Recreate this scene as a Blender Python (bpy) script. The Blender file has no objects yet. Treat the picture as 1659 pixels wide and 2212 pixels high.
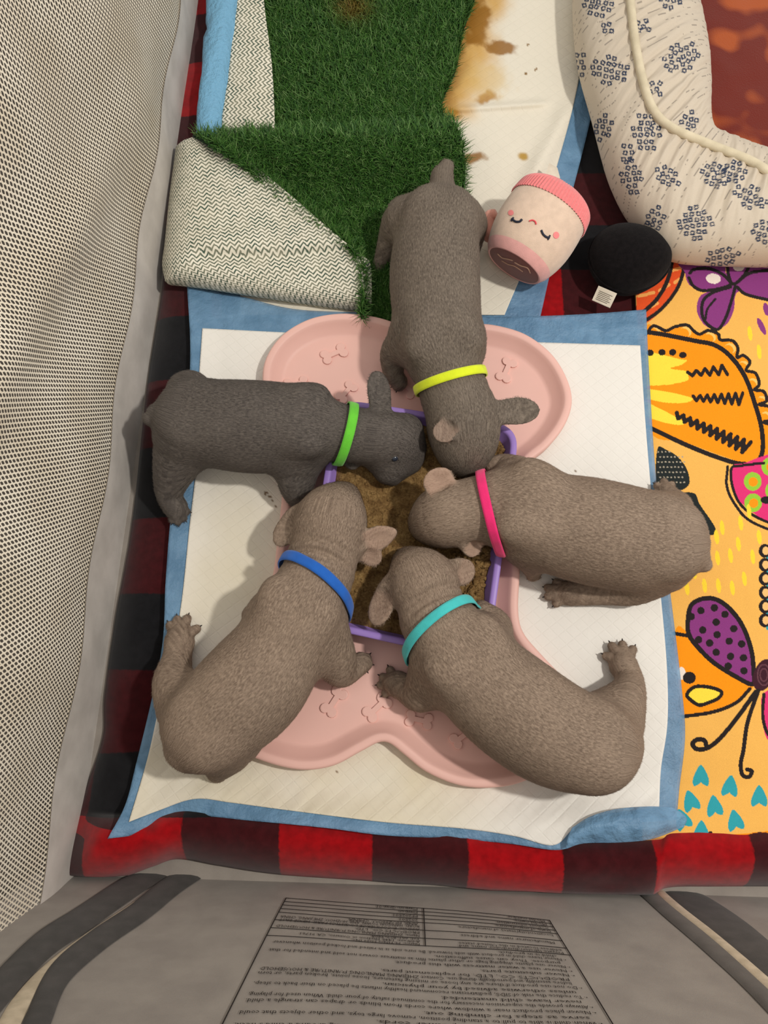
import bpy, bmesh, math, random
import numpy as np
from mathutils import Vector, Matrix
from mathutils.bvhtree import BVHTree

random.seed(7); rng = np.random.default_rng(7)
SC = bpy.context.scene
COL = SC.collection

# ------------------------------------------------------------------ camera / world / lamps / exposure
F_PX, CX, CY = 1662.0, 829.5, 1106.0
CAM_H, TILT = 0.86, math.radians(15.0)
cam = bpy.data.cameras.new('camera'); camo = bpy.data.objects.new('camera', cam); COL.objects.link(camo)
camo.location = (0, 0, CAM_H); camo.rotation_euler = (TILT, 0, 0)
cam.sensor_fit = 'VERTICAL'; cam.sensor_height = 36.0; cam.lens = 36.0 * F_PX / 2212.0
cam.clip_start = 0.01
SC.camera = camo
w = bpy.data.worlds.new('room_light'); SC.world = w; w.use_nodes = True
bg = w.node_tree.nodes['Background']; bg.inputs[0].default_value = (1.0, 0.955, 0.905, 1); bg.inputs[1].default_value = 0.40
ld = bpy.data.lights.new('ceiling_lamp', 'POINT'); ld.energy = 40; ld.color = (1.0, 0.945, 0.87); ld.shadow_soft_size = 0.045
lo = bpy.data.objects.new('ceiling_lamp', ld); COL.objects.link(lo); lo.location = (0.84, 0.14, 1.60)
SC.view_settings.view_transform = 'Standard'; SC.view_settings.look = 'None'
SC.view_settings.exposure = 0.78; SC.view_settings.gamma = 1.0
SC.view_settings.use_curve_mapping = False

# ------------------------------------------------------------------ helpers
ct, st = math.cos(TILT), math.sin(TILT)
def PA(u, v, z):
    """points of the place whose sight line passes the given photo position at height z (arrays)"""
    u = np.asarray(u, float); v = np.asarray(v, float); z = np.asarray(z, float)
    dx = (u - CX) / F_PX; dy = (CY - v) / F_PX
    wy = dy * ct + st; wz = dy * st - ct
    t = (z - CAM_H) / wz
    return np.stack([dx * t, wy * t, z + 0 * t], -1)
def P(u, v, z=0.0): return Vector(PA(u, v, z).tolist())
def DEP(u, v, z):
    dy = (CY - v) / F_PX
    return (z - CAM_H) / (dy * st - ct)
def RW(u, v, z, r): return r * DEP(u, v, z) / F_PX
def PROJ(p):
    p = np.asarray(p, float); x = p[..., 0]; y = p[..., 1]; z = p[..., 2] - CAM_H
    cy = y * ct + z * st; cz = -y * st + z * ct
    return CX + F_PX * x / -cz, CY - F_PX * cy / -cz
def ray(u, v):
    d = Vector(((u - CX) / F_PX, (CY - v) / F_PX * ct + st, (CY - v) / F_PX * st - ct)); return d.normalized()

def sst(a, b, x):
    t = np.clip((x - a) / (b - a), 0, 1); return t * t * (3 - 2 * t)
_perm = rng.random((64, 64))
_perm3 = rng.random((32, 32, 32))
def vnoise(x, y):
    xi = np.floor(x).astype(int); yi = np.floor(y).astype(int); fx = x - xi; fy = y - yi
    fx = fx * fx * (3 - 2 * fx); fy = fy * fy * (3 - 2 * fy)
    g = lambda a, b: _perm[a % 64, b % 64]
    return ((g(xi, yi) * (1 - fx) + g(xi + 1, yi) * fx) * (1 - fy) + (g(xi, yi + 1) * (1 - fx) + g(xi + 1, yi + 1) * fx) * fy) * 2 - 1
def fbm(x, y, o=4):
    r = 0; a = 1.0; s = 0
    for i in range(o):
        r = r + a * vnoise(x * 2 ** i + 17.3 * i, y * 2 ** i + 5.1 * i); s += a; a *= .5
    return r / s

def link(o, parent=None):
    COL.objects.link(o)
    if parent is not None:
        o.parent = parent
    return o
def empty(name, loc, label, cat, group=None):
    o = bpy.data.objects.new(name, None); o.location = loc; o.empty_display_size = .02
    o['label'] = label; o['category'] = cat
    if group: o['group'] = group
    COL.objects.link(o); return o
def tag(o, label=None, cat=None, group=None, kind=None):
    if label: o['label'] = label
    if cat: o['category'] = cat
    if group: o['group'] = group
    if kind: o['kind'] = kind
    return o
def mesh(name, verts, faces, mat, parent=None, smooth=True, uv=None, col=None, fmat=None):
    """verts are in world space; when a parent Empty is given they become local to it"""
    verts = np.asarray(verts, np.float64)
    if parent is not None:
        verts = verts - np.array(PLOC(parent))
    me = bpy.data.meshes.new(name)
    if isinstance(faces, np.ndarray):
        n, k = faces.shape
        me.vertices.add(len(verts)); me.vertices.foreach_set('co', verts.astype(np.float32).ravel())
        me.loops.add(n * k); me.loops.foreach_set('vertex_index', faces.astype(np.int32).ravel())
        me.polygons.add(n); me.polygons.foreach_set('loop_start', np.arange(0, n * k, k, dtype=np.int32))
        me.update(calc_edges=True); me.validate()
    else:
        me.from_pydata(verts.tolist(), [], faces)
    if smooth: me.polygons.foreach_set('use_smooth', np.ones(len(me.polygons), bool))
    for m in (mat if isinstance(mat, (list, tuple)) else [mat]): me.materials.append(m)
    if fmat is not None: me.polygons.foreach_set('material_index', np.asarray(fmat, np.int32))
    if uv is not None:
        l = me.uv_layers.new(name='UVMap'); li = np.zeros(len(me.loops), np.int32); me.loops.foreach_get('vertex_index', li)
        l.data.foreach_set('uv', np.asarray(uv, np.float32)[li].ravel())
    if col is not None:
        a = me.color_attributes.new('Col', 'FLOAT_COLOR', 'POINT')
        c = np.ones((len(verts), 4), np.float32); c[:, :3] = col; a.data.foreach_set('color', c.ravel())
    me.update()
    o = bpy.data.objects.new(name, me); return link(o, parent)
def PLOC(o):
    l = Vector((0, 0, 0))
    while o is not None: l = l + o.location; o = o.parent
    return l

def lin(c):
    c = np.asarray(c, float) / 255.0
    return np.where(c <= .04045, c / 12.92, ((c + .055) / 1.055) ** 2.4)
def S(r, g, b): return tuple(lin((r, g, b)).tolist())

class N:
    """tiny node helper"""
    def __init__(s, name, rough=.8, base=None, sheen=0, spec=.3):
        m = bpy.data.materials.new(name); m.use_nodes = True; s.m = m; s.t = m.node_tree
        s.b = s.t.nodes['Principled BSDF']; s.out = s.t.nodes['Material Output']
        s.b.inputs['Roughness'].default_value = rough; s.b.inputs['Specular IOR Level'].default_value = spec
        if base is not None: s.b.inputs['Base Color'].default_value = (*base, 1)
        if sheen: s.b.inputs['Sheen Weight'].default_value = sheen
    def n(s, typ, **kw):
        x = s.t.nodes.new(typ)
        for k, v in kw.items():
            if k.startswith('i_'):
                key = k[2:]; key = int(key) if key.isdigit() else key
                x.inputs[key].default_value = v
            else: setattr(x, k, v)
        return x
    def l(s, a, b): s.t.links.new(a, b)
    def math(s, op, a, b=None):
        x = s.n('ShaderNodeMath', operation=op)
        for i, q in enumerate((a, b)):
            if q is None: continue
            if isinstance(q, (int, float)): x.inputs[i].default_value = q
            else: s.l(q, x.inputs[i])
        return x.outputs[0]
    def mix(s, f, a, b):
        x = s.n('ShaderNodeMix', data_type='RGBA')
        for i, q in ((0, f), (6, a), (7, b)):
            if isinstance(q, (int, float)): x.inputs[i].default_value = q
            elif isinstance(q, tuple): x.inputs[i].default_value = (*q, 1)
            else: s.l(q, x.inputs[i])
        return x.outputs[2]
    def coord(s, which='Object'): return s.n('ShaderNodeTexCoord').outputs[which]
    def noise(s, vec, scale, detail=3, rough=.5):
        x = s.n('ShaderNodeTexNoise'); x.inputs['Scale'].default_value = scale; x.inputs['Detail'].default_value = detail
        x.inputs['Roughness'].default_value = rough
        s.l(vec, x.inputs['Vector']); return x.outputs[0]
    def scale(s, vec, sc):
        x = s.n('ShaderNodeMapping'); x.inputs['Scale'].default_value = sc; s.l(vec, x.inputs[0]); return x.outputs[0]
    def bump(s, h, strength=.3, dist=.001):
        x = s.n('ShaderNodeBump'); x.inputs['Strength'].default_value = strength; x.inputs['Distance'].default_value = dist
        s.l(h, x.inputs['Height']); s.l(x.outputs[0], s.b.inputs['Normal']); return x
    def base(s, c): s.l(c, s.b.inputs['Base Color'])
    def ramp(s, f, lo, hi):
        x = s.n('ShaderNodeMapRange'); s.l(f, x.inputs[0]); x.inputs[1].default_value = lo; x.inputs[2].default_value = hi
        return x.outputs[0]

def cloth(name, c, c2=None, nscale=60, bscale=900, bstr=.35, rough=.9, sheen=.1, spec=.15, bdist=.0008):
    k = N(name, rough, sheen=sheen, spec=spec); o = k.coord()
    c2 = c2 or tuple(x * .8 for x in c)
    k.base(k.mix(k.ramp(k.noise(o, nscale, 4), .35, .65), c2, c)); k.bump(k.noise(o, bscale, 2), bstr, bdist); return k.m
def plastic(name, c, rough=.45, spec=.4):
    k = N(name, rough, spec=spec); o = k.coord()
    k.base(k.mix(k.noise(o, 25, 3), tuple(x * .93 for x in c), c)); k.bump(k.noise(o, 700, 2), .06, .0005); return k.m
def painted(name, bscale=900, bstr=.4, rough=.92, sheen=.15, bdist=.0008, amp=.18):
    k = N(name, rough, sheen=sheen, spec=.12); o = k.coord()
    a = k.n('ShaderNodeVertexColor', layer_name='Col').outputs[0]
    n1 = k.noise(o, bscale, 2)
    dark = k.n('ShaderNodeMix', data_type='RGBA', blend_type='MULTIPLY'); dark.inputs[0].default_value = 1.0
    k.l(a, dark.inputs[6]); v = k.math('ADD', k.math('MULTIPLY', n1, amp * 2), 1 - amp)
    cmb = k.n('ShaderNodeCombineColor'); [k.l(v, cmb.inputs[i]) for i in range(3)]
    k.l(cmb.outputs[0], dark.inputs[7]); k.base(dark.outputs[2]); k.bump(n1, bstr, bdist); return k.m

# ---- curves and patches
def resample(pts, n, smooth=True):
    p = np.asarray(pts, float)
    if smooth and len(p) > 2: p = catmull(p, 12)
    d = np.r_[0, np.cumsum(np.linalg.norm(np.diff(p, axis=0), axis=1))]
    t = np.linspace(0, d[-1], n)
    return np.stack([np.interp(t, d, p[:, i]) for i in range(p.shape[1])], -1)
def catmull(p, k=8, closed=False):
    p = np.asarray(p, float); n = len(p)
    if closed: q = np.concatenate([p[-1:], p, p[:2]]); m = n
    else: q = np.concatenate([2 * p[:1] - p[1:2], p, 2 * p[-1:] - p[-2:-1]]); m = n - 1
    out = []
    for i in range(m):
        a, b, c, d = q[i], q[i + 1], q[i + 2], q[i + 3]
        for t in np.arange(k) / k:
            out.append(.5 * ((2 * b) + (-a + c) * t + (2 * a - 5 * b + 4 * c - d) * t * t + (-a + 3 * b - 3 * c + d) * t ** 3))
    if not closed: out.append(p[-1])
    return np.array(out)
def coons(top, right, bottom, left, nu, nv, smooth=True):
    """top: TL->TR, right: TR->BR, bottom: BL->BR, left: TL->BL ; returns (nv,nu,2) plus s,t"""
    T = resample(top, nu, smooth); B = resample(bottom, nu, smooth); L = resample(left, nv, smooth); R = resample(right, nv, smooth)
    s = np.linspace(0, 1, nu)[None, :, None]; t = np.linspace(0, 1, nv)[:, None, None]
    q = (1 - t) * T[None] + t * B[None] + (1 - s) * L[:, None] + s * R[:, None] \
        - ((1 - s) * (1 - t) * T[0] + s * (1 - t) * T[-1] + (1 - s) * t * B[0] + s * t * B[-1])
    return q, s[..., 0] + 0 * t[..., 0], t[..., 0] + 0 * s[..., 0]
def gridfaces(nv, nu, flip=False):
    i = np.arange(nv * nu).reshape(nv, nu)
    f = np.stack([i[:-1, :-1], i[1:, :-1], i[1:, 1:], i[:-1, 1:]], -1).reshape(-1, 4)
    return f[:, ::-1].copy() if flip else f
def thick_sheet(name, V, mat, parent, th=.0012, uv=None, col=None):
    """V (nv,nu,3) upper surface; gives a closed sheet with thickness th"""
    nv, nu = V.shape[:2]; up = V.reshape(-1, 3); dn = up - np.array([0, 0, th]); n = nv * nu
    f = gridfaces(nv, nu); i = np.arange(n).reshape(nv, nu)
    ring = np.concatenate([i[0, :-1], i[:-1, -1], i[-1, :0:-1], i[:0:-1, 0]]); r2 = np.roll(ring, -1)
    side = np.stack([ring, r2, r2 + n, ring + n], -1)[:, ::-1]
    # upper surface normals must look up
    F = np.concatenate([f, f[:, ::-1] + n, side[:, ::-1]])
    dup = lambda a: None if a is None else np.concatenate([a.reshape(n, -1)] * 2)
    return mesh(name, np.concatenate([up, dn]), F, mat, parent, True, dup(uv), dup(col))
def tube(path, r, k=8, closed=False, cap=True):
    p = np.asarray(path, float); n = len(p); r = np.broadcast_to(np.asarray(r, float), (n,))
    tg = np.gradient(p, axis=0) if not closed else np.roll(p, -1, 0) - np.roll(p, 1, 0)
    tg /= np.linalg.norm(tg, axis=1)[:, None] + 1e-12
    up = np.array([0, 0, 1.0]); V = []
    prev = None
    for i in range(n):
        a = np.cross(tg[i], up if prev is None else prev)
        if np.linalg.norm(a) < 1e-3: a = np.cross(tg[i], [1, 0, 0])
        a /= np.linalg.norm(a); b = np.cross(a, tg[i]); prev = b
        th = np.arange(k) / k * 2 * np.pi
        V.append(p[i] + r[i] * (np.cos(th)[:, None] * a + np.sin(th)[:, None] * b))
    V = np.concatenate(V); F = []
    m = n if closed else n - 1
    for i in range(m):
        j = (i + 1) % n
        for q in range(k): F.append((i * k + q, i * k + (q + 1) % k, j * k + (q + 1) % k, j * k + q))
    if cap and not closed:
        F.append(tuple(range(k))[::-1]); F.append(tuple((n - 1) * k + q for q in range(k)))
    return V, F
def join(parts):
    V, F, o = [], [], 0
    for v, f in parts:
        V.append(np.asarray(v, float)); F += [tuple(int(a) + o for a in q) for q in f]; o += len(v)
    return np.concatenate(V), F

# ---- flat print painting (colour attribute on dense meshes)
class Paint:
    def __init__(s, u, v, base):
        s.u = u.ravel(); s.v = v.ravel(); s.c = np.tile(np.asarray(base, float), (len(s.u), 1))
    def _box(s, p, m):
        return np.nonzero((s.u > p[:, 0].min() - m) & (s.u < p[:, 0].max() + m) & (s.v > p[:, 1].min() - m) & (s.v < p[:, 1].max() + m))[0]
    def poly(s, pts, col, smooth=True):
        p = np.asarray(pts, float)
        if smooth: p = catmull(p, 6, True)
        ix = s._box(p, 1)
        if not len(ix): return
        x, y = s.u[ix], s.v[ix]; ins = np.zeros(len(ix), bool)
        for (x0, y0), (x1, y1) in zip(p, np.roll(p, -1, 0)):
            if y0 == y1: continue
            c = ((y0 > y) != (y1 > y)) & (x < (x1 - x0) * (y - y0) / (y1 - y0) + x0); ins ^= c
        s.c[ix[ins]] = col
    def stroke(s, pts, w, col, smooth=True, closed=False):
        p = np.asarray(pts, float)
        if smooth: p = catmull(p, 6, closed)
        if closed: p = np.concatenate([p, p[:1]])
        ix = s._box(p, w)
        if not len(ix): return
        x, y = s.u[ix], s.v[ix]; d = np.full(len(ix), 1e9)
        for (x0, y0), (x1, y1) in zip(p[:-1], p[1:]):
            dx, dy = x1 - x0, y1 - y0; L = dx * dx + dy * dy + 1e-9
            t = np.clip(((x - x0) * dx + (y - y0) * dy) / L, 0, 1)
            d = np.minimum(d, (x - x0 - t * dx) ** 2 + (y - y0 - t * dy) ** 2)
        s.c[ix[d < (w / 2) ** 2]] = col
    def ell(s, x, y, rx, ry, col, rot=0):
        c, q = math.cos(rot), math.sin(rot); dx, dy = s.u - x, s.v - y
        s.c[((dx * c + dy * q) / rx) ** 2 + ((-dx * q + dy * c) / ry) ** 2 < 1] = col
    def blend(s, mask, col): s.c = s.c * (1 - mask[:, None]) + np.asarray(col) * mask[:, None]

# ================================================================== SETTING
k = N('carpet', .95, spec=.05); o = k.coord(); k.base(k.mix(k.noise(o, 40, 5), S(70, 66, 62), S(104, 97, 88))); k.bump(k.noise(o, 600, 2), .5, .002)
V, F = join([(np.array([(-2, -2, -.004), (2.6, -2, -.004), (2.6, 3, -.004), (-2, 3, -.004), (-2, -2, -.03), (2.6, -2, -.03), (2.6, 3, -.03), (-2, 3, -.03)]),
              [(0, 1, 2, 3), (7, 6, 5, 4), (0, 4, 5, 1), (1, 5, 6, 2), (2, 6, 7, 3), (3, 7, 4, 0)])])
tag(mesh('floor', V, F, k.m, smooth=False), 'beige carpet floor under the playpen', kind='structure')

# ================================================================== PLAYPEN
pen = empty('playpen', (-.3, -.17, 0), 'grey fabric playpen with white mesh side and printed front panel', 'playpen')
pen_grey = cloth('pen_fabric', S(150, 143, 135), S(138, 131, 124), 30, 1400, .25, .85)
pen_dark = cloth('pen_binding_shade', S(74, 71, 69), S(62, 60, 58), 60, 1600, .3, .85)
pen_zip = cloth('zip_tape', S(205, 190, 165), S(180, 166, 142), 90, 1400, .3, .8)
net_mat = cloth('netting', S(246, 238, 220), S(232, 221, 199), 14, 1800, .2, .8)
# left wall: runs along y; x from a line on the floor
def LX(y): return -.3185 + (y + .13) * .0535
def lbulge(y, z):
    return .010 * np.sin(y * 9 + z * 7) * sst(.03, .2, z) + .012 * np.exp(-((y - .95 + z * 2.3) / .10) ** 2) * sst(.07, .25, z) - .03 * z
ys = np.linspace(-.215, 1.25, 220); zs = np.linspace(-.003, .075, 10)
Y, Z = np.meshgrid(ys, zs); X = LX(Y) + .003 * np.sin(Y * 31) * sst(0, .06, Z) + lbulge(Y, Z) + .002
mesh('base_skirt', np.stack([X, Y, Z], -1).reshape(-1, 3), gridfaces(10, 220), cloth('pen_skirt_lit', S(206, 200, 193), S(190, 184, 177), 30, 1400, .25, .85), pen)  # paler than the panel: light falling on the skirt is put into its colour
mesh('base_sheet', [(LX(-.2), -.2, -.0012), (.95, -.24, -.0012), (.95, 1.25, -.0012), (LX(1.25), 1.25, -.0012)], [(0, 1, 2, 3)], pen_grey, pen)
# netting: hexagonal knit of flat yarn pieces
py, pz = .0046, .0052
ny, nz = int(1.44 / py), int(.60 / pz)
J, I = np.meshgrid(np.arange(nz), np.arange(ny))
y0 = -.205 + (I + .5 * (J % 2)) * py; z0 = .062 + J * pz
a = np.stack([y0, z0 + pz * .22], -1).reshape(-1, 2); b = np.stack([y0, z0 + pz * .64], -1).reshape(-1, 2)   # upright yarn
ul = np.stack([y0 - py / 2, z0 + pz * 1.22], -1).reshape(-1, 2); ur = np.stack([y0 + py / 2, z0 + pz * 1.22], -1).reshape(-1, 2)
segs = np.concatenate([np.stack([a, b], 1), np.stack([b, ul], 1), np.stack([b, ur], 1)])
wd = np.concatenate([np.full(len(a), .00100), np.full(2 * len(a), .00076)])
d = segs[:, 1] - segs[:, 0]; d /= np.linalg.norm(d, axis=1)[:, None]; nrm = np.stack([-d[:, 1], d[:, 0]], -1) * wd[:, None]
ext = d * .0003
q = np.stack([segs[:, 0] - ext - nrm, segs[:, 1] + ext - nrm, segs[:, 1] + ext + nrm, segs[:, 0] - ext + nrm], 1).reshape(-1, 2)
qx = LX(q[:, 0]) + lbulge(q[:, 0], q[:, 1]) + .003 * np.sin(q[:, 0] * 31)
o = mesh('mesh_netting', np.stack([qx, q[:, 0], q[:, 1]], -1), np.arange(len(q)).reshape(-1, 4)[:, ::-1].copy(), net_mat, pen, smooth=False)
tag(o, 'white knitted mesh netting of the playpen side', kind='stuff')
# stitched bottom hem of the netting
yy = np.arange(-.21, 1.24, .0016)
for kk in range(2):
    zz = .064 + .0035 * kk + .0014 * np.sin(yy * 1400 + kk * 2)
    V, F = tube(np.stack([LX(yy) + lbulge(yy, zz) + .003 * np.sin(yy * 31) + .0008, yy, zz], -1), .0012, 4)
    mesh('hem_stitching', V, F, net_mat, pen)
# front wall: leans outwards at the top
FB0, FB1, LEAN = -.1655, -.029, math.tan(math.radians(8))
def FBX(x): return FB0 + FB1 * x
def FW(u, v, off=0.0):
    """point of the front wall seen at the photo position, moved off the cloth by off"""
    u = np.asarray(u, float); v = np.asarray(v, float)
    dx = (u - CX) / F_PX; dy = (CY - v) / F_PX; wy = dy * ct + st; wz = dy * st - ct
    # y = FB - z*LEAN ; y = wy t ; z = H + wz t
    t = (FB0 - CAM_H * LEAN) / (wy - FB1 * dx + wz * LEAN)
    p = np.stack([dx * t, wy * t, CAM_H + wz * t], -1)
    p[..., 1] += fbulge(p[..., 0], p[..., 2]) + off
    return p
def fbulge(x, z): return .0012 * np.sin(x * 11 + z * 6 + 1) * sst(0, .08, z) + .0007 * np.sin(x * 31 - z * 14) * sst(.02, .1, z)
xs = np.linspace(-.36, .9, 200); zs = np.linspace(-.003, .62, 90)
X, Z = np.meshgrid(xs, zs); Yw = FBX(X) - Z * LEAN + fbulge(X, Z)
mesh('front_panel', np.stack([X, Yw, Z], -1).reshape(-1, 3), gridfaces(90, 200), pen_grey, pen)
def fstrip(name, pts, wpx, mat, off=.0015, n=60):
    c = resample(pts, n); tg = np.gradient(c, axis=0); tg /= np.linalg.norm(tg, axis=1)[:, None]; nn = np.stack([-tg[:, 1], tg[:, 0]], -1)
    wv = np.interp(np.linspace(0, 1, n), np.linspace(0, 1, len(wpx)), wpx) / 2
    rows = [FW(*(c + nn * (wv * s)[:, None]).T, off * (1 - .8 * abs(s) ** 4)) for s in (-1, -.8, -.4, 0, .4, .8, 1)]
    V = np.stack(rows, 1).reshape(-1, 3)
    # bring down to the floor side
    return mesh(name, V, gridfaces(n, 7, True), mat, pen)
fstrip('binding_shade_strip', [(-80, 2235), (0, 2138), (90, 2045), (170, 1990), (250, 1935), (330, 1890), (400, 1862)], [70, 66, 60, 56, 46, 40], pen_dark, .004)
fstrip('zip', [(-10, 2300), (30, 2195), (95, 2105), (180, 2030), (270, 1965), (350, 1915), (415, 1878)], [55, 44, 24, 12, 8, 8], pen_zip, .002)
fstrip('binding_shade_strip', [(55, 2290), (85, 2200), (125, 2110), (205, 2035), (300, 1968), (370, 1915), (440, 1872)], [62, 56, 54, 48, 46, 40], pen_dark, .004)
fstrip('binding_shade_strip', [(1395, 1925), (1450, 1972), (1540, 2045), (1620, 2115), (1720, 2215)], [30, 34, 40, 44, 48], cloth('pen_binding_mid', S(105, 101, 97), S(95, 91, 87), 60, 1600, .3, .85), .004)
fstrip('zip', [(1408, 1915), (1445, 1952), (1530, 2020), (1600, 2080), (1700, 2170)], [20, 20, 22, 26, 30], pen_zip, .005)
fstrip('binding_shade_strip', [(1430, 1910), (1500, 1955), (1590, 2020), (1680, 2105), (1740, 2170)], [34, 60, 74, 80, 84], pen_dark, .003)  # dark strip standing in for the shade beyond the zip
# printed warning text (text runs upside down in the view: it is printed upright on the inner face)
ink = N('print_ink', .8, S(48, 44, 42), spec=.1).m
def lab(a, vt):
    """a: 0 left edge .. 1 right edge of the printed block (as read); vt: photo row at the block's centre line"""
    vt = np.asarray(vt, float); a = np.asarray(a, float)
    k_ = (vt - 1966.0) / (2212.0 - 1966.0)
    ur = np.where(k_ < .35, 1187 + k_ / .35 * 50, 1237 + (k_ - .35) / .65 * 92); ul = 618 + k_ * (488 - 618)
    tilt = (1 - k_) * 19.5 + k_ * 6 + 4
    u = ur + (ul - ur) * a; v = vt + tilt * (1 - 2 * a) * 1.0
    return FW(u, v, .0009)
label_e = mesh('warning_frame', *join([tube(lab(np.full(40, aa), np.linspace(1966, 2260, 40)), .00045, 4) for aa in (0, 1)]
    + [tube(lab(np.linspace(0, 1, 50), np.full(50, vv)), .0003, 4) for vv in (1966, 1973.5, 1981, 1989, 1997, 2013, 2030, 2046)]
    + [tube(lab(np.full(12, .478), np.linspace(1967, 2046, 12)), .0005, 4)]), ink, pen)
def text(body, a0, vb, hpx, amax):
    """one printed line: starts at a0, base line at photo row vb (below it in the picture is up in the text)"""
    cu = bpy.data.curves.new('warning_text', 'FONT'); cu.body = body; cu.resolution_u = 1; cu.size = 1
    ob = bpy.data.objects.new('warning_text', cu); COL.objects.link(ob)
    dg = bpy.context.evaluated_depsgraph_get(); me = ob.evaluated_get(dg).to_mesh()
    n = len(me.vertices); co = np.zeros(n * 3, np.float32); me.vertices.foreach_get('co', co); co = co.reshape(-1, 3)
    F = [tuple(p.vertices) for p in me.polygons]
    ob.evaluated_get(dg).to_mesh_clear(); bpy.data.objects.remove(ob)
    wdt = co[:, 0].max(); sx = min(hpx * 2.0 / 640.0, (amax - a0) / wdt)
    V = lab(a0 + co[:, 0] * sx, vb + co[:, 1] * hpx)
    mesh('warning_text', V, F, ink, pen, smooth=False)
rows = [('Model number', 'Playpen-Gray-01', 1966.8), ('Model name', 'Playpen', 1974.3), ('Cohort information', 'PF202501', 1982), ('Date of manufacture', '202501', 1990)]
for l_, r_, vv in rows:
    text(l_, .02, vv, 7.6, .45); text(r_, .50, vv, 7.6, .97)
text('Location(city/state) of manufacture', .02, 1999.5, 7.6, .46); text('ANJI, HUZHOU, CHINA', .50, 1998, 7.6, .97)
text('Manufacturer name and address', .03, 2017, 8, .46)
for i, s_ in enumerate(['ROAD, HANGGAI TOWN, ANJI, HUZHOU, ZHE JIANG, CHINA', 'Address: E-COMMERCE LOGISTICS PARK, HEXIE EAST', 'PRODUCTS CO., LTD.', 'Name: ZHEJIANG MANLONG FURNITURE & HOUSEHOLD']):
    text(s_, .495, 2003 + i * 6.6, 7.4, .985)
for i, s_ in enumerate(['Tel: 661-829-3408', 'Address: 1445 Hudson st Ontario, CA 91761', 'Name: FLYING FISH INC']):
    text(s_, .495, 2030 + i * 5.6, 7, .93)
text('address located in the United states', .02, 2034, 7.6, .47); text('Private labeler/distributor name and', .02, 2040, 7.6, .47)
bul = ['child is in product.', '\u2022 Never leave child in product with side lowered. Be sure side is in raised and locked position whenever',
       'purpose. They can cause suffocation.', '\u2022 Never use plastic shipping bags or other plastic film as mattress covers not sold and intended for that',
       '\u2022 Never use a water mattress with this product.', '\u2022 Never substitute parts.',
       'PRODUCTS CO., LTD. for replacement parts.', 'before assembly and periodically during use. Contact ZHEJIANG MANLONG FURNITURE & HOUSEHOLD',
       '\u2022 Do not use product if there are any loose or missing fasteners, loose joints, broken parts, or torn',
       'unless otherwise advised by your physician.', '\u2022 To reduce the risk of SIDS, pediatricians recommend healthy infants be placed on their back to sleep,',
       'never leave child unattended.', '\u2022 Always provide the supervision necessary for the continued safety of your child. When used for playing,',
       '\u2022 Never place product near a window where cords from blinds or drapes can strangle a child.',
       'serve as steps for climbing out.', '\u2022 When child is able to pull to a standing position, remove large toys, and other objects that could',
       'such as hood strings or pacifier cords.', '\u2022 Strings can cause strangulation! Do not place items with a string around a child\u2019s neck,']
vb = 2049.0
for i, s_ in enumerate(bul):
    h_ = 8.2 + i * .22; text(s_, .025 if s_[0] == '\u2022' else .05, vb, h_, .97); vb += 6.9 + i * .33 + (1.5 if s_[0] == '\u2022' else 0)

# ================================================================== PLAID BLANKET
k = N('buffalo_plaid', .95, sheen=.25, spec=.05)
uvn = k.n('ShaderNodeUVMap', uv_map='UVMap').outputs[0]; sx = k.n('ShaderNodeSeparateXYZ'); k.l(uvn, sx.inputs[0]); o = k.coord()
wob = k.math('MULTIPLY', k.math('SUBTRACT', k.noise(o, 300, 2), .5), .003)
def stripe(c):
    f = k.math('FRACT', k.math('DIVIDE', k.math('ADD', c, wob), .19)); return k.ramp(k.math('ABSOLUTE', k.math('SUBTRACT', f, .5)), .245, .255)
tot = k.math('MULTIPLY', k.math('ADD', stripe(sx.outputs[0]), stripe(sx.outputs[1])), .5)
cr = k.n('ShaderNodeValToRGB'); cr.color_ramp.interpolation = 'LINEAR'
e = cr.color_ramp.elements; e[0].position = 0; e[0].color = (*S(24, 24, 27), 1); e[1].position = 1; e[1].color = (*S(158, 10, 18), 1)
m_ = cr.color_ramp.elements.new(.5); m_.color = (*S(64, 17, 21), 1)
k.l(tot, cr.inputs[0])
sh = k.mix(k.ramp(k.noise(o, 120, 3), .3, .7), (.75, .75, .75), (1.12, 1.12, 1.12))
mm = k.n('ShaderNodeMix', data_type='RGBA', blend_type='MULTIPLY'); mm.inputs[0].default_value = 1; k.l(cr.outputs[0], mm.inputs[6]); k.l(sh, mm.inputs[7]); k.base(mm.outputs[2])
k.bump(k.noise(o, 2200, 3, .7), .45, .0009); k.b.inputs['Specular IOR Level'].default_value = 0.02; k.b.inputs['Roughness'].default_value = 1.0; plaid = k.m
Q, s_, t_ = coons([(402, -110), (700, -110), (1400, -110), (2000, -110)], [(2000, -110), (2000, 900), (2000, 1915)],
                  [(118, 1893), (185, 1900), (260, 1896), (330, 1872), (385, 1856), (470, 1870), (600, 1889), (830, 1906), (1100, 1934), (1250, 1944), (1400, 1942), (1440, 1918), (1560, 1915), (1800, 1915), (2000, 1915)],
                  [(402, -110), (410, 20), (375, 220), (352, 420), (352, 600), (318, 830), (285, 1130), (250, 1330), (226, 1500), (222, 1590), (190, 1690), (150, 1800), (118, 1893)], 260, 320)
u, v = Q[..., 0], Q[..., 1]
dl = s_ * (2000 - 300); db = (1 - t_) * 2020
edge = np.minimum(dl, db)
roll = lambda d, w_, h_: h_ * np.sqrt(np.clip(1 - (np.clip(d, 0, w_) / w_ - 1) ** 2, 0, 1))
z = .003 + roll(edge, 26, .005) + .030 * np.sin(np.clip(db / 150, 0, 1) * np.pi) ** .7 * sst(0, 60, dl) + .008 * np.sin(np.clip(dl / 150, 0, 1) * np.pi)
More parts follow.
